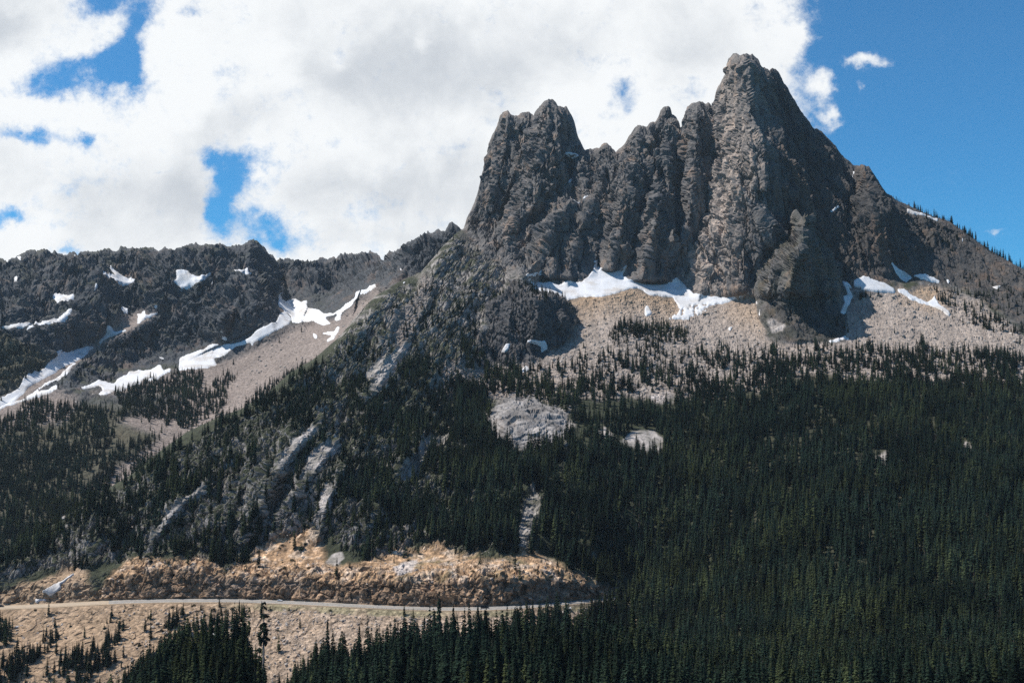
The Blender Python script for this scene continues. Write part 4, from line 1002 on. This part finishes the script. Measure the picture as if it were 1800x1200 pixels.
# ================================================================== ROCKS
def boulder_mesh(name, seed, sub=2, mat=None):
    import bmesh
    bm = bmesh.new(); bmesh.ops.create_icosphere(bm, subdivisions=sub, radius=0.5)
    co = np.array([v.co[:] for v in bm.verts])
    rs = np.random.RandomState(seed)
    # chop with random planes for angular talus blocks
    for k in range(9):
        nn = rs.normal(size=3); nn /= np.linalg.norm(nn); dd = 0.26+0.16*rs.rand()
        e = np.maximum(co@nn-dd, 0); co -= e[:, None]*nn
    co *= np.array([1.2, 0.95, 0.72])
    co += 0.03*rs.normal(size=co.shape)
    for v, c_ in zip(bm.verts, co): v.co = c_
    me = bpy.data.meshes.new(name); bm.to_mesh(me); bm.free(); me.materials.append(mat or M['boulder'])
    return me
def scatter(name, meshes, pts, scl, rot, idx, label, cat, tilt=None):
    """one 'stuff' object: instances of a few shapes on points"""
    src = bpy.data.collections.new(name+'_shapes')
    for i, me in enumerate(meshes):
        o = bpy.data.objects.new('%s_shape_%02d' % (name, i), me); src.objects.link(o)
    me = bpy.data.meshes.new(name); n_ = len(pts)
    me.vertices.add(n_); me.vertices.foreach_set('co', np.asarray(pts, F32).ravel())
    for nm, typ, dat, key in (('scl', 'FLOAT_VECTOR', scl, 'vector'), ('rot', 'FLOAT_VECTOR', rot, 'vector'), ('idx', 'INT', idx, 'value')):
        a = me.attributes.new(nm, typ, 'POINT'); a.data.foreach_set(key, np.asarray(dat, np.int32 if typ == 'INT' else F32).ravel())
    me.update()
    o = bpy.data.objects.new(name, me); link(o)
    ng = bpy.data.node_groups.new(name+'_nodes', 'GeometryNodeTree')
    ng.interface.new_socket('Geometry', in_out='INPUT', socket_type='NodeSocketGeometry'); ng.interface.new_socket('Geometry', in_out='OUTPUT', socket_type='NodeSocketGeometry')
    gi = ng.nodes.new('NodeGroupInput'); go = ng.nodes.new('NodeGroupOutput')
    ci = ng.nodes.new('GeometryNodeCollectionInfo'); ci.inputs[0].default_value = src; ci.inputs['Separate Children'].default_value = True; ci.inputs['Reset Children'].default_value = True
    iop = ng.nodes.new('GeometryNodeInstanceOnPoints'); iop.inputs['Pick Instance'].default_value = True
    def na(nm, t):
        a = ng.nodes.new('GeometryNodeInputNamedAttribute'); a.data_type = t; a.inputs['Name'].default_value = nm
        return a.outputs['Attribute']
    ng.links.new(gi.outputs[0], iop.inputs['Points']); ng.links.new(ci.outputs[0], iop.inputs['Instance'])
    ng.links.new(na('idx', 'INT'), iop.inputs['Instance Index']); ng.links.new(na('scl', 'FLOAT_VECTOR'), iop.inputs['Scale'])
    e2r = ng.nodes.new('FunctionNodeEulerToRotation'); ng.links.new(na('rot', 'FLOAT_VECTOR'), e2r.inputs[0]); ng.links.new(e2r.outputs[0], iop.inputs['Rotation'])
    ng.links.new(iop.outputs[0], go.inputs[0])
    md = o.modifiers.new('scatter', 'NODES'); md.node_group = ng
    return tag(o, label, cat, kind='stuff')
def cell_area(V):
    du = V[:-1, 1:]-V[:-1, :-1]; dv = V[1:, :-1]-V[:-1, :-1]
    return np.abs(du[..., 0]*dv[..., 1]-du[..., 1]*dv[..., 0]), np.linalg.norm(np.cross(du, dv), axis=-1)
def sample(info, dens, rs, plan=True):
    """random points on a sheet with `dens` per square metre"""
    V = info['V']; ap, a3 = cell_area(V)
    lam = (ap if plan else a3)*dens[:-1, :-1]
    k = rs.poisson(np.clip(lam, 0, 5))
    idx = np.repeat(np.arange(k.size), k.ravel())
    i, j = np.unravel_index(idx, k.shape)
    u = rs.rand(len(i))[:, None]; v = rs.rand(len(i))[:, None]
    p = V[i, j]*(1-u)*(1-v)+V[i, j+1]*u*(1-v)+V[i+1, j]*(1-u)*v+V[i+1, j+1]*u*v
    return p, i, j
rs = np.random.RandomState(5)
bm_ = [boulder_mesh('boulder_shape', 10+i) for i in range(8)]
I = densM
dens_b = (I['scree']*(0.010+0.055*sstep(I['py'], 570, 640))+I['tan']*0.13*np.clip(sstep(I['px'], 100, 450)+0.25, 0, 1)*(I['dy'] < -12))*(I['snow'] < 0.05)
dens_b = dens_b*np.clip(1+2.2*fbm(I['V'], 40, 3, 0.6, 401), 0.1, 3)
p1, i1, j1 = sample(I, dens_b, rs, False)
sz1 = 0.75*(1-rs.rand(len(p1)))**(-0.46)
dens_c = np.clip(I['orange']*(1-I['cut'])*(I['dy'] > 8)*0.02, 0, 1)+(I['dome']*0.004)+I['rz']*0.004*(1-I['scree'])
p1b, _, _ = sample(I, dens_c*(I['snow'] < 0.05), rs, False); sz1b = 0.8*(1-rs.rand(len(p1b)))**(-0.35)
J0 = I['tan'][i1, j1]
J = densL
p2, _, _ = sample(J, J['scree']*0.006*(J['snow'] < 0.05), rs, False); sz2 = 1.3*(1-rs.rand(len(p2)))**(-0.42)
pb = np.concatenate([p1, p1b, p2]); sz1 = np.where(J0 > .5, np.clip(sz1*.8, .4, 3.2), sz1); sb_ = np.clip(np.concatenate([sz1, sz1b, sz2]), 0.4, 6.5)
nb_ = len(pb); print('boulders', nb_)
scatter('rubble', bm_, pb, np.repeat(sb_[:, None], 3, 1)*(0.75+0.5*rs.rand(nb_, 3)), rs.rand(nb_, 3)*np.array([0.6, 0.6, 6.28]), rs.randint(0, 8, nb_), 'broken talus rocks strewn over scree slopes', 'rubble')
def nearest(info, px_, py_):
    """the point of a slope nearest to a photo position"""
    X, Y = proj(info['V']); d = (X-px_)**2+(Y-py_)**2
    k = np.unravel_index(np.argmin(d), d.shape)
    return info['V'][k]
_X, _Y = proj(densM['V'])
def ground_at(px_, py_):
    j = int(np.clip((px_-densM['px'][0, 0])/STEP, 0, densM['px'].shape[1]-1))
    j0, j1_ = max(0, j-8), j+9
    d = (_X[:, j0:j1_]-px_)**2+(_Y[:, j0:j1_]-py_)**2
    a, b = np.unravel_index(np.argmin(d), d.shape)
    return densM['V'][a, j0+b], densM['n'][a, j0+b]
M['pale_rock'] = simple('pale_rock', (0.48, 0.46, 0.44), (0.62, 0.60, 0.58), 0.5, 0.9, 0.4)
M['tan_rock'] = simple('tan_rock', (0.40, 0.31, 0.24), (0.52, 0.42, 0.34), 0.5, 0.9, 0.4)
for k, (bx, by, s_, mt, lb) in enumerate([
    (372, 1120, 11, 'pale_rock', 'big pale grey boulder sitting among trees below the road'),
    (332, 1143, 6, 'pale_rock', 'pale boulder low in the forest edge, lower left of the big one'),
    (1037, 617, 5.5, 'tan_rock', 'lone dark sided boulder on scree below the snowfield'),
    (1036, 573, 7, 'tan_rock', 'flat slab like boulder on upper tan scree'),
    (1028, 590, 6, 'tan_rock', 'angular boulder just under the flat one on tan scree'),
    (1240, 552, 9, 'tan_rock', 'dark boulder at lower right tip of the broad snowfield'),
    (932, 1052, 4.5, 'tan_rock', 'tan boulder heap at foot of road cut right of van'),
    (1000, 1062+8, 4, 'pale_rock', 'bright boulder below the road near its right end'),
    (30, 1102, 3.6, 'pale_rock', 'small pale boulder left of the shrubs below the dirt road')]):
    g, nn = ground_at(bx, by)
    o = bpy.data.objects.new('boulder', boulder_mesh('boulder', 60+k, 3, M[mt])); link(o)
    o.location = (g[0], g[1], g[2]+s_*0.12); o.scale = (s_, s_*0.85, s_*0.8); o.rotation_euler = (0.15*k % 0.5, 0.1, 1.3*k)
    tag(o, lb, 'boulder', 'single boulders on the slopes')

# ================================================================== TREES
def tree_meshes(seed, whorls, nb, width=0.115, sprays=0, bare=0.06, gap=0.0, droop=0.35, pw=0.75):
    """unit-height conifer: trunk mesh and crown mesh"""
    r = random.Random(seed)
    tk = MB(); lean = (r.uniform(-.01, .01), r.uniform(-.01, .01))
    tk.tube([(0, 0, -.05), (0, 0, .1), (lean[0], lean[1], .5), (0, 0, .97)], [.013, .011, .007, .0015], 5)
    V = []; Fq = []
    def tri(a, b, c_):
        i = len(V); V.extend([a, b, c_]); Fq.append((i, i+1, i+2))
    for k in range(whorls):
        t = (k+r.random()*.8)/whorls
        z = bare+(1-bare)*(t**0.92)
        rad_ = width*((1-t)**pw)*(1.0 if t > .12 else .72+2.3*t)+.006
        if r.random() < gap: continue
        m = max(4, int(nb*(1-.45*t)))
        a0 = r.random()*6.28
        for b in range(m):
            a = a0+6.283*b/m+r.uniform(-.3, .3)
            L = rad_*r.uniform(.55, 1.18)
            ca, sa = math.cos(a), math.sin(a)
            dr = L*droop*r.uniform(.5, 1.6)
            wd = L*r.uniform(.22, .34)+.003
            h = .012+.016*r.random()
            o_ = Vector((ca*.004, sa*.004, z+h)); tip = Vector((ca*L, sa*L, z-dr+L*.10))
            mid = Vector((ca*L*.55, sa*L*.55, z+h*.4-dr*.30)); sd_ = Vector((-sa, ca, 0))*wd
            hang = Vector((0, 0, -(.018+.03*r.random())*(1-.5*t)))
            tri(o_, mid+sd_+hang*.4, tip); tri(o_, tip, mid-sd_+hang*.4)
            tri(o_, mid+hang*1.2, tip)
            for s_ in range(sprays):
                f_ = .3+.65*(s_+r.random()*.6)/sprays
                c0 = o_.lerp(tip, f_); sgn = 1 if s_ % 2 else -1
                e = c0+Vector((-sa*sgn, ca*sgn, 0))*wd*r.uniform(.9, 1.7)+Vector((ca, sa, 0))*L*.12+Vector((0, 0, -.010*r.random()-.004))
                tri(c0+Vector((0, 0, .003)), e, c0+Vector((ca*L*.14, sa*L*.14, -.008)))
    me = bpy.data.meshes.new('crown'); me.from_pydata([tuple(v) for v in V], [], Fq); me.materials.append(M['needles']); me.update()
    return tk, me
def joined(seed, **kw):
    tk, cr = tree_meshes(seed, **kw)
    v = [tuple(a.co) for a in cr.vertices]; f = [tuple(p_.vertices) for p_ in cr.polygons]; b = len(v)
    me = bpy.data.meshes.new('conifer_shape'); me.from_pydata(v+tk.v, [], f+[tuple(b+i for i in q) for q in tk.f])
    me.materials.append(M['needles']); me.materials.append(M['bark'])
    mi = np.zeros(len(me.polygons), np.int32); mi[len(f):] = 1; me.polygons.foreach_set('material_index', mi); me.update()
    bpy.data.meshes.remove(cr)
    return me
far = [joined(100+i, whorls=26, nb=8, width=.105+.016*(i % 4), bare=.03+.03*(i % 3), gap=.04*(i % 3), pw=.65+.12*(i % 3)) for i in range(7)]
far.append(joined(120, whorls=15, nb=5, width=.06, bare=.25, gap=.3))           # sparse one
far.append(joined(121, whorls=12, nb=8, width=.22, bare=.0, pw=.6))              # squat
far.append(joined(122, whorls=12, nb=8, width=.30, bare=.0, pw=.5))              # shrubby

snag = joined(123, whorls=16, nb=4, width=.045, bare=.30, gap=.35); snag.materials.clear(); snag.materials.append(M['dead_wood']); snag.materials.append(M['dead_wood']); far.append(snag)
def tree_density():
    I = densM; X = I['px']; Y = I['py']
    nx = X+perlin(X/34, Y/34, 0*Y, 425)*14+perlin(X/10, Y/10, 0*Y, 426)*7; ny = Y+perlin(X/34, Y/34, 0*Y+9, 427)*12+perlin(X/10, Y/10, 0*Y+5, 428)*6
    IN = lambda pl, b=2: blur(inpoly(nx, ny, pl).astype(F32), b)
    d = np.zeros(Y.shape)
    mx = lambda a: np.maximum(d, a)
    d = mx(IN([(1330,640),(1345,620),(1400,608),(1480,612),(1580,612),(1700,618),(1900,640),(2300,700),(2300,1400),(900,1400),(1100,1060),(1060,1035),(960,975),(935,960),(945,900),(1010,800),(990,770),(1010,730),(1120,705),(1250,680)])*1.25)
    d = mx(IN([(560,940),(575,860),(610,760),(660,700),(700,640),(770,650),(860,690),(850,745),(870,790),(990,790),(960,850),(945,975),(860,980),(760,955),(640,985),(590,960)])*0.9)
    d = mx(IN([(1065,575),(1100,566),(1180,572),(1215,590),(1190,615),(1100,612),(1065,600)])*1.3)
    d = mx(IN([(1010,720),(1020,650),(1100,620),(1220,610),(1340,610),(1340,650),(1200,700)])*0.7)
    d = mx(IN([(850,640),(960,650),(1080,615),(1090,720),(1010,725),(860,700)])*0.55)
    d = mx(IN([(620,600),(680,560),(700,500),(770,500),(870,500),(900,560),(860,620),(830,660),(700,650),(640,650)])*0.60)
    d = mx(IN([(700,490),(800,420),(880,440),(920,490),(870,510),(760,520)])*0.20)
    d = mx(IN([(560,640),(620,600),(700,640),(640,720),(560,780),(470,760),(430,730)])*0.75)
    d = mx(IN([(-460,1080),(-460,980),(0,968),(120,905),(230,842),(330,775),(430,722),(560,640),(590,700),(480,780),(400,840),(290,920),(240,990),(150,1000),(150,1022),(110,985),(0,1040)])*0.95)
    d = mx(IN([(300,900),(400,830),(480,760),(620,700),(640,740),(580,880),(560,950),(520,930),(470,960),(400,1005),(350,985),(220,980)])*0.7)
    d = mx(IN([(1340,470),(1400,430),(1440,450),(1480,500),(1480,590),(1400,590),(1345,560)])*0.8)
    d = mx(IN([(1590,365),(1660,385),(1800,470),(1900,540),(1900,640),(1700,560),(1660,500),(1640,440)])*0.60)
    d = mx(IN([(1640,500),(1720,520),(1900,620),(1900,660),(1780,600),(1690,570),(1650,540)])*0.7)
    d = mx(IN([(890,500),(960,508),(1004,525),(1012,545),(960,530),(900,520)])*0.7)
    d = mx(IN([(1385,600),(1480,560),(1490,600),(1420,612)])*0.5)
    d = mx(IN([(1500,500),(1560,512),(1570,525),(1510,522)])*0.8)
    # rocky openings
    for pl, f in [([(850,760),(880,702),(925,696),(1000,716),(1014,745),(985,775),(950,795),(905,790)], .14), ([(1085,780),(1108,758),(1155,755),(1172,775),(1160,798),(1118,795)], .03), ([(1046,762),(1062,746),(1080,765),(1066,780)], .03),
                  ([(900,970),(912,920),(922,875),(945,855),(960,890),(940,930),(930,970)], .12), ([(648,694),(660,648),(700,608),(732,592),(725,630),(695,660),(672,694)], .05),
                  ([(482,832),(498,795),(548,748),(556,766),(528,806),(480,960),(462,950)], .03), ([(530,840),(545,800),(582,776),(602,790),(575,820),(560,870),(535,890)], .08),
                  ([(314,890),(335,862),(360,850),(352,878),(305,925),(270,950)], .05), ([(695,845),(712,805),(748,780),(756,800),(735,835),(712,856)], .15), ([(1275,640),(1280,620),(1345,600),(1345,640)], .4),
                  ([(560,555),(600,560),(640,600),(600,640),(570,640)], .5), ([(700,490),(740,500),(720,560),(690,590)], .4), ([(1680,775),(1700,768),(1715,790),(1700,805)], .1), ([(1530,795),(1560,788),(1568,815),(1545,822)], .1),([(960,855),(985,840),(1040,850),(1000,870)],.35),([(1085,690),(1200,685),(1210,710),(1100,718)],.35)]:
        m = inpoly(nx, ny, pl); d = np.where(m, d*f, d)
    hol_ = sstep(X, 880, 980)*sstep(Y, 780, 830)
    holes = sstep(fbm(I['V'], 55, 4, 0.6, 431)+0.15*fbm(I['V'], 14, 3, 0.6, 433), -0.22, 0.10)
    d = d*(1-(1-sstep(X, 1000, 1250)*sstep(Y, 640, 700)*0.45)*(1-holes)*0.85*(1-hol_))
    d = np.where(d < 0.93, d*np.clip(1+1.5*fbm(I['V'], 30, 3, 0.6, 434)-I['rk']*1.0*(X < 700)*(Y > 560), 0, 2), d)
    # slopes below the road: strips of young trees
    lowd = np.zeros(Y.shape)
    for pl, f in [([(-300,1130),(0,1085),(20,1110),(10,1140),(-300,1200)], 1.2), ([(40,1190),(20,1170),(100,1120),(160,1085),(230,1040+65),(180,1125),(100,1165)], .0), ([(-10,1200),(0,1165),(60,1140),(100,1110),(100,1125),(60,1165),(30,1200)], 1.2),
                  ([(90,1190),(120,1150),(180,1130),(205,1100),(212,1100),(210,1140),(150,1180)], 1.4), ([(110,1200),(160,1165),(200,1160),(150,1210)], 1.0), ([(215,1200),(240,1165),(290,1140),(310,1110),(330,1105),(345,1120),(300,1160),(260,1200)], 1.1),
                  ([(285,1110),(300,1085),(312,1075),(318,1085),(300,1110)], 1.5), ([(330,1105),(355,1090),(385,1078),(440,1074),(445,1085),(400,1100),(360,1120)], 0.7), ([(0,1210),(0,1290),(900,1290),(900,1215),(300,1230)], .8), ([(1035,1085),(1075,1062),(1130,1050),(1130,1300),(990,1300),(1000,1120)], 1.3), ([(900,1110),(1000,1085),(1010,1300),(880,1300)], .7)]:
        lowd = np.maximum(lowd, blur(inpoly(nx, ny, pl).astype(F32), 1)*f)
    lowd = np.maximum(lowd, 0.035*(I['dy'] < -8)*(X < 1100))
    d = np.where((I['dy'] < 2) & (X < 1100), lowd*(I['dy'] < -7), d)
    d = np.where((I['dy'] >= 2) & (X < 1090), d*np.maximum(sstep(I['dy'], 40, 60), (1-I['orange'])*sstep(I['dy'], 14, 24)*(X > 60))+0.06*(I['orange'])*(1-I['cut'])*(I['dy'] > 30), d)
    d = d*(1-0.97*I['snow'])*np.clip(1-2.0*I['slab'], 0, 1)*(1-0.9*I['cut'])
    d = d*sstep(I['n'][..., 2], 0.02, 0.30)*(1-I['towr']*0.85*(X < 1600)-I['towr']*0.2*(X >= 1600))*(1-I['bluff']*sstep(Y, 530, 545)*0.7)
    d = np.maximum(d, 0.004*I['scree']*(1-I['snow'])*(1-I['towr']))
    return d
dM = tree_density()/24.0
I_mid = densM['rz']*(densM['py'] > 620)*(densM['px'] < 1000)*0.9
dM = dM*(1-0.45*rib(densM['px'], densM['py'], [(590,760),(540,850),(500,930)], 1.0, 90, 70))*(1+1.2*I_mid*sstep(densM['px'], 450, 650)+0.8*I_mid)*np.where((densM['dy'] < -7) & (densM['px'] < 1100), 3.4, 1.0)
pT, iT, jT = sample(densM, dM, rs)
tx = densM['px'][iT, jT]; ty = densM['py'][iT, jT]
hT = np.interp(ty, [360, 480, 600, 700, 900, 1040, 1200], [11, 9.5, 14, 19, 22, 20, 20])
hT = np.where(tx < 800, np.interp(ty, [400, 560, 700, 850, 960, 1040, 1080, 1200], [7, 10, 13, 18, 18, 15, 10, 14]), hT)
hT = hT*(0.30+0.95*rs.rand(len(hT))**1.1)*(1+0.25*perlin(pT[:, 0]/45, pT[:, 1]/45, pT[:, 0]*0, 77))
sparse = dM[iT, jT] < 0.3/24
kT = rs.randint(0, 7, len(hT)); kT = np.where(rs.rand(len(hT)) < 0.05, 7, kT); kT = np.where(rs.rand(len(hT)) < 0.02, 10, kT)
kT = np.where(sparse & (rs.rand(len(hT)) < 0.55), np.where(rs.rand(len(hT)) < .5, 8, 9), kT); hT = np.where(kT >= 8, hT*0.38, hT)
# spires along the right skyline
q_ = np.arange(1572, 1960, 1.0); q_ = q_[rs.rand(len(q_)) < np.interp(q_, [1572, 1600, 1650, 1700, 1960], [.12, .35, .3, .45, .6])]
jj = ((q_-densM['px'][0, 0])/STEP).astype(int); pS = topM[jj].copy(); pS[:, 2] -= 0.5; pS[:, 1] += rs.rand(len(q_))*6
pT = np.concatenate([pT, pS]); hT = np.concatenate([hT, 4+13*rs.rand(len(q_))**1.4]); kT = np.concatenate([kT, rs.randint(0, 7, len(q_))])
# forests of the left ridge
J = densL; X = J['px']; Y = J['py']
nx = X+perlin(X/30, Y/30, 0*Y, 525)*14; ny = Y+perlin(X/30, Y/30, 0*Y+9, 527)*12
dl = np.zeros(Y.shape)
for pl, f in [([(-480,720),(-100,720),(0,735),(60,705),(140,715),(210,730),(240,690),(300,665),(355,655),(350,690),(300,745),(210,740),(190,790),(280,770),(240,830),(180,860),(120,900),(0,985),(-480,1100)], 1.0),
              ([(300,745),(340,700),(400,655),(420,660),(385,715),(330,760)], .9), ([(200,690),(250,670),(350,650),(355,690),(290,735),(225,735)], .9), ([(-480,620),(0,615),(60,625),(80,650),(60,670),(0,695),(-480,720)], .6),
              ([(60,600),(130,575),(130,590),(70,615)], .35), ([(300,800),(400,740),(540,640),(560,640),(420,760),(320,830)], .8), ([(0,985),(240,830),(330,770),(460,700),(600,640),(600,1100),(0,1100)], .9), ([(100,690),(130,640),(280,560),(300,600),(150,690)], .08), ([(430,700),(530,640),(560,640),(480,700)], .6)]:
    dl = np.maximum(dl, blur(inpoly(nx, ny, pl).astype(F32), 2)*f)
for pl in [[(200,738),(290,735),(275,770),(200,770)], [(60,735),(90,750),(70,765)], [(185,855),(205,820),(228,815),(225,835)]]: dl = np.where(inpoly(nx, ny, pl), dl*0.12, dl)
dl = dl*np.clip(1.1+1.6*fbm(J['V'], 60, 3, 0.6, 531), 0.05, 1.6)*(1-J['snow'])*sstep(J['n'][..., 2], 0.1, 0.35)+0.003*J['scree']
pL, iL, jL = sample(densL, dl/34.0, rs)
hL = np.interp(densL['py'][iL, jL], [560, 700, 900], [12, 17, 20])*(0.5+0.6*rs.rand(len(pL)))
kL = rs.randint(0, 7, len(pL))
# foreground forest
fa = rs.rand(14000, 2); fy = 395+fa[:, 1]*250; fxp = 130+fa[:, 0]*1800
keep = rs.rand(len(fy)) < (fy/650)
fx = (fxp-900)/FPX*fy; fz = zF(fx, fy)
dF = np.interp(fxp, [130, 190, 240, 300, 440, 465, 480, 505, 520, 600, 1050, 1200, 1930], [.15, .5, .9, 1, .9, .3, .08, .25, .9, .85, 1, 1.2, 1.2])
keep &= rs.rand(len(fy)) < dF*0.62*(1+0.8*fbm(np.stack([fx, fy, 0*fx], -1), 30, 3, .6, 601))
pF = np.stack([fx, fy, fz], -1)[keep]; fxp = fxp[keep]
hF = np.interp(fxp, [150, 230, 300, 450, 490, 600, 800, 1000, 1250, 1900], [13, 17, 22, 23, 12, 20, 24, 22, 22, 24])*(0.42+0.72*rs.rand(len(pF))**1.3)
topx, topy = proj(pF+np.stack([hF*0, hF*0, hF], -1))
vis = (topy < 1212)
pF, hF, topx, topy = pF[vis], hF[vis], topx[vis], topy[vis]
# the 290 that show largest: near ones whose tops stand in the frame
show = (hF/pF[:, 1])*np.clip((1204-topy)/60, 0, 1)*((topx > 5) & (topx < 1795))
front = np.argsort(-show)[:285]
rest_ = np.setdiff1d(np.arange(len(pF)), front)
kF = rs.randint(0, 7, len(pF))
ptsA = np.concatenate([pT, pL, pF[rest_]]); hA = np.concatenate([hT, hL, hF[rest_]]); kA = np.concatenate([kT, kL, kF[rest_]])
print('trees', len(pT), len(pL), len(pF))
wA = hA*(0.85+0.65*rs.rand(len(hA)))
ptsA[:, 2] -= 0.3
scatter('forest', far, ptsA, np.stack([wA, wA, hA], -1), np.stack([(rs.rand(len(hA))-.5)*.07, (rs.rand(len(hA))-.5)*.07, rs.rand(len(hA))*6.28], -1), kA, 'dense dark conifer forest covering the mountain slopes', 'forest')

near_v = []
for i in range(6):
    tk, cr = tree_meshes(200+i, whorls=40, nb=9, width=.095+.010*(i % 3), sprays=5, bare=.04, gap=.04*(i % 2), pw=.8)
    near_v.append((tk.mesh('trunk', M['bark']), cr))
tk, cr = tree_meshes(230, whorls=20, nb=5, width=.05, sprays=3, bare=.55, gap=.25, pw=.4); snagv = (tk.mesh('trunk', M['dead_wood']), cr)
def tree_obj(loc, h, wd, var, label, group, cat='tree', rz=0, lean=(0, 0)):
    root = empty('conifer_tree', loc, rz); root.rotation_euler = (lean[0], lean[1], rz); root.scale = (wd, wd, h)
    for nm, me in (('trunk', var[0]), ('crown', var[1])):
        c_ = bpy.data.objects.new(nm, me); link(c_); c_.parent = root
    tag(root, label, cat, group)
    return root
def zone(x, y):
    if x < 300: return 'dark conifer at left end of the foreground forest below the tan slope', 'foreground conifers at the left end'
    if x < 480: return 'dark conifer in the foreground clump left of the rubble gap', 'foreground conifers left of the rubble gap'
    if x < 760: return 'slim dark conifer rising before the rubble between gap and tall spires', 'foreground conifers right of the rubble gap'
    if x < 1080: return 'dark conifer in the foreground stand below the road and van', 'foreground conifers below the van'
    if x < 1420: return 'dark green conifer in the dense forest at bottom right of centre', 'foreground conifers right of centre'
    return 'dark green conifer in the shaded forest at bottom right corner', 'foreground conifers at the right corner'
for q in front:
    lb, gr = zone(topx[q], topy[q])
    tree_obj(pF[q]-np.array([0, 0, .4]), hF[q], hF[q]*(0.95+0.55*rs.rand()), near_v[rs.randint(6)], lb, gr, 'conifer', rs.rand()*6.28, ((rs.rand()-.5)*.05, (rs.rand()-.5)*.05))
def hero(px_, top_y, y, var, wd, label):
    x = (px_-900)/FPX*y; z = float(zF(np.array([x]), np.array([y]))[0])
    zt = P(px_, top_y, y)[2]; h = float(zt-z)
    tree_obj((float(P(px_, top_y, y)[0]), y, z), h, h*wd, var, label, 'tall spires standing above the foreground forest', 'conifer', px_*0.37)
hero(464, 1057, 500, snagv, 1.5, 'tall half bare snag in the rubble gap, top at road level')
hero(438, 1066, 530, snagv, .8, 'thin bare pole tree just left of the half bare snag')
hero(576, 1088, 520, near_v[0], .85, 'pointed narrow conifer first right of the rubble gap')
hero(632, 1096, 530, near_v[1], .8, 'narrow double looking spire below left end of long guardrail')
hero(708, 1098, 535, near_v[2], .9, 'dark full spire below the middle of the long guardrail')
hero(772, 1038, 520, near_v[3], .95, 'tallest foreground spire, its top crossing the road')
hero(797, 1064, 505, near_v[4], 1.05, 'bushy spire right beside the tallest one at road edge')
hero(840, 1066, 515, near_v[5], 1.2, 'broad conifer whose top stands before the dark van')
hero(764, 1072, 535, near_v[1], .9, 'shorter spire just left of the tallest foreground one')
hero(912, 1070, 540, near_v[2], .7, 'thin spire with pointed top right of the van tree')
hero(962, 1066, 545, near_v[0], .65, 'slender spire reaching the road verge near its right bend')
hero(1112, 1046, 560, near_v[4], .9, 'conifer hiding the right end of the road')
hero(1065, 1052, 560, near_v[3], .8, 'conifer just before the last bit of road')

# shrubs near the road
shr = []
def shrub_mesh(seed):
    r = random.Random(seed); V = []; Fq = []
    for k in range(420):
        a = r.random()*6.28; t = r.random(); ph = math.acos(r.random()); rr = .5*(.55+.45*t)
        c_ = Vector((math.cos(a)*math.sin(ph)*rr, math.sin(a)*math.sin(ph)*rr, math.cos(ph)*rr*1.1))*(1+.25*math.sin(5*a+seed))
        for m_ in range(1):
            u = Vector((r.uniform(-1, 1), r.uniform(-1, 1), r.uniform(-.4, 1))).normalized()*.09; v_ = Vector((r.uniform(-1, 1), r.uniform(-1, 1), r.uniform(-1, 1))).normalized()*.06
            i = len(V); V += [c_-v_, c_+v_, c_+u]; Fq.append((i, i+1, i+2))
    me = bpy.data.meshes.new('shrub'); me.from_pydata([tuple(v) for v in V], [], Fq); me.materials.append(M['needles']); return me
shr = [shrub_mesh(i) for i in range(4)]
SH = [(514,985,5,'round dark shrub on the golden slope, upper one'), (500,999,5.5,'low dark shrub on the golden slope, lower left of the round one'), (497,958,3.5,'small dark shrub high on the golden slope'), (492,963,3,'tiny shrub next to the high one on the golden slope'),
      (543,998,4,'dark shrub at right rim of the golden slope'), (304,1068,4.5,'dark shrub directly below the road at the bend'), (320,1078,4,'shrub lower right of the one at the bend'), (341,1064,3.6,'shrub at the road verge left of the short guardrail'),
      (375,1072,5,'large dark shrub under the short guardrail'), (397,1075,4,'shrub under the right end of the short guardrail'), (408,1071,4,'upright shrub right of the short guardrail'), (508,1072,3.2,'small shrub below the silver car'),
      (581,1073,3,'small dark shrub at the road edge right of the silver car'), (235,1063,1.8,'tiny shrub at the verge of the tan slope'), (220,1064,1.8,'tiny round shrub, leftmost at the tan verge'), (62,1072,3.5,'dark shrub cluster below the dirt road at left'),
      (216,1098,3.4,'shrub on the tan slope with short shadow'), (855,1078,4,'green shrub just under the dark van'), (930,1071,3.2,'shrub at the verge right of the dark van'), (743,1025,3.8,'shrub on top of the road cut, middle'), (905,985,4.5,'green shrub high on the pale cut bank'),
      (832,1005,4,'green shrub between pale rocks on the cut bank'), (968,1015,5,'dark shrub on the right part of the cut bank'), (990,1033,4,'shrub low at the right end of the cut bank'), (944,1003,4.5,'shrub beside pale rocks right of centre on the cut bank'), (675,1012,4,'shrub on the cut bank left of the white slab'), (490,1108,3.6,'lone shrub in the rubble right of the snag')]
for i, (sx, sy, s_, lb) in enumerate(SH):
    g, nn = ground_at(sx, sy)
    o = bpy.data.objects.new('shrub', shr[i % 4]); link(o); o.location = (g[0], g[1], g[2]-0.2); o.scale = (s_, s_, s_*.75); o.rotation_euler = (0, 0, i*1.7)
    tag(o, lb, 'shrub', 'shrubs scattered around the road')
print('all done')

# ------------------------------------------------------------------ air between the camera and the far ridge
def haze():
    x0, x1, y0, y1, z0, z1 = -3600, 3600, -420, 4300, -1400, 1500
    mb = MB(); mb.box(x0, x1, y0, y1, z0, z1)
    m = bpy.data.materials.new('haze_air'); m.use_nodes = True; n = NT(m.node_tree)
    v = n.n('ShaderNodeVolumePrincipled'); v.inputs['Color'].default_value = (0.62, 0.80, 0.98, 1); v.inputs['Density'].default_value = 1.8e-5; v.inputs['Anisotropy'].default_value = 0.2
    o_ = n.n('ShaderNodeOutputMaterial'); n.l(v.outputs[0], o_.inputs['Volume'])
    o = mb.build('haze', m); tag(o, 'thin blue mountain air between the camera and the far ridge', 'haze', kind='stuff')
haze()
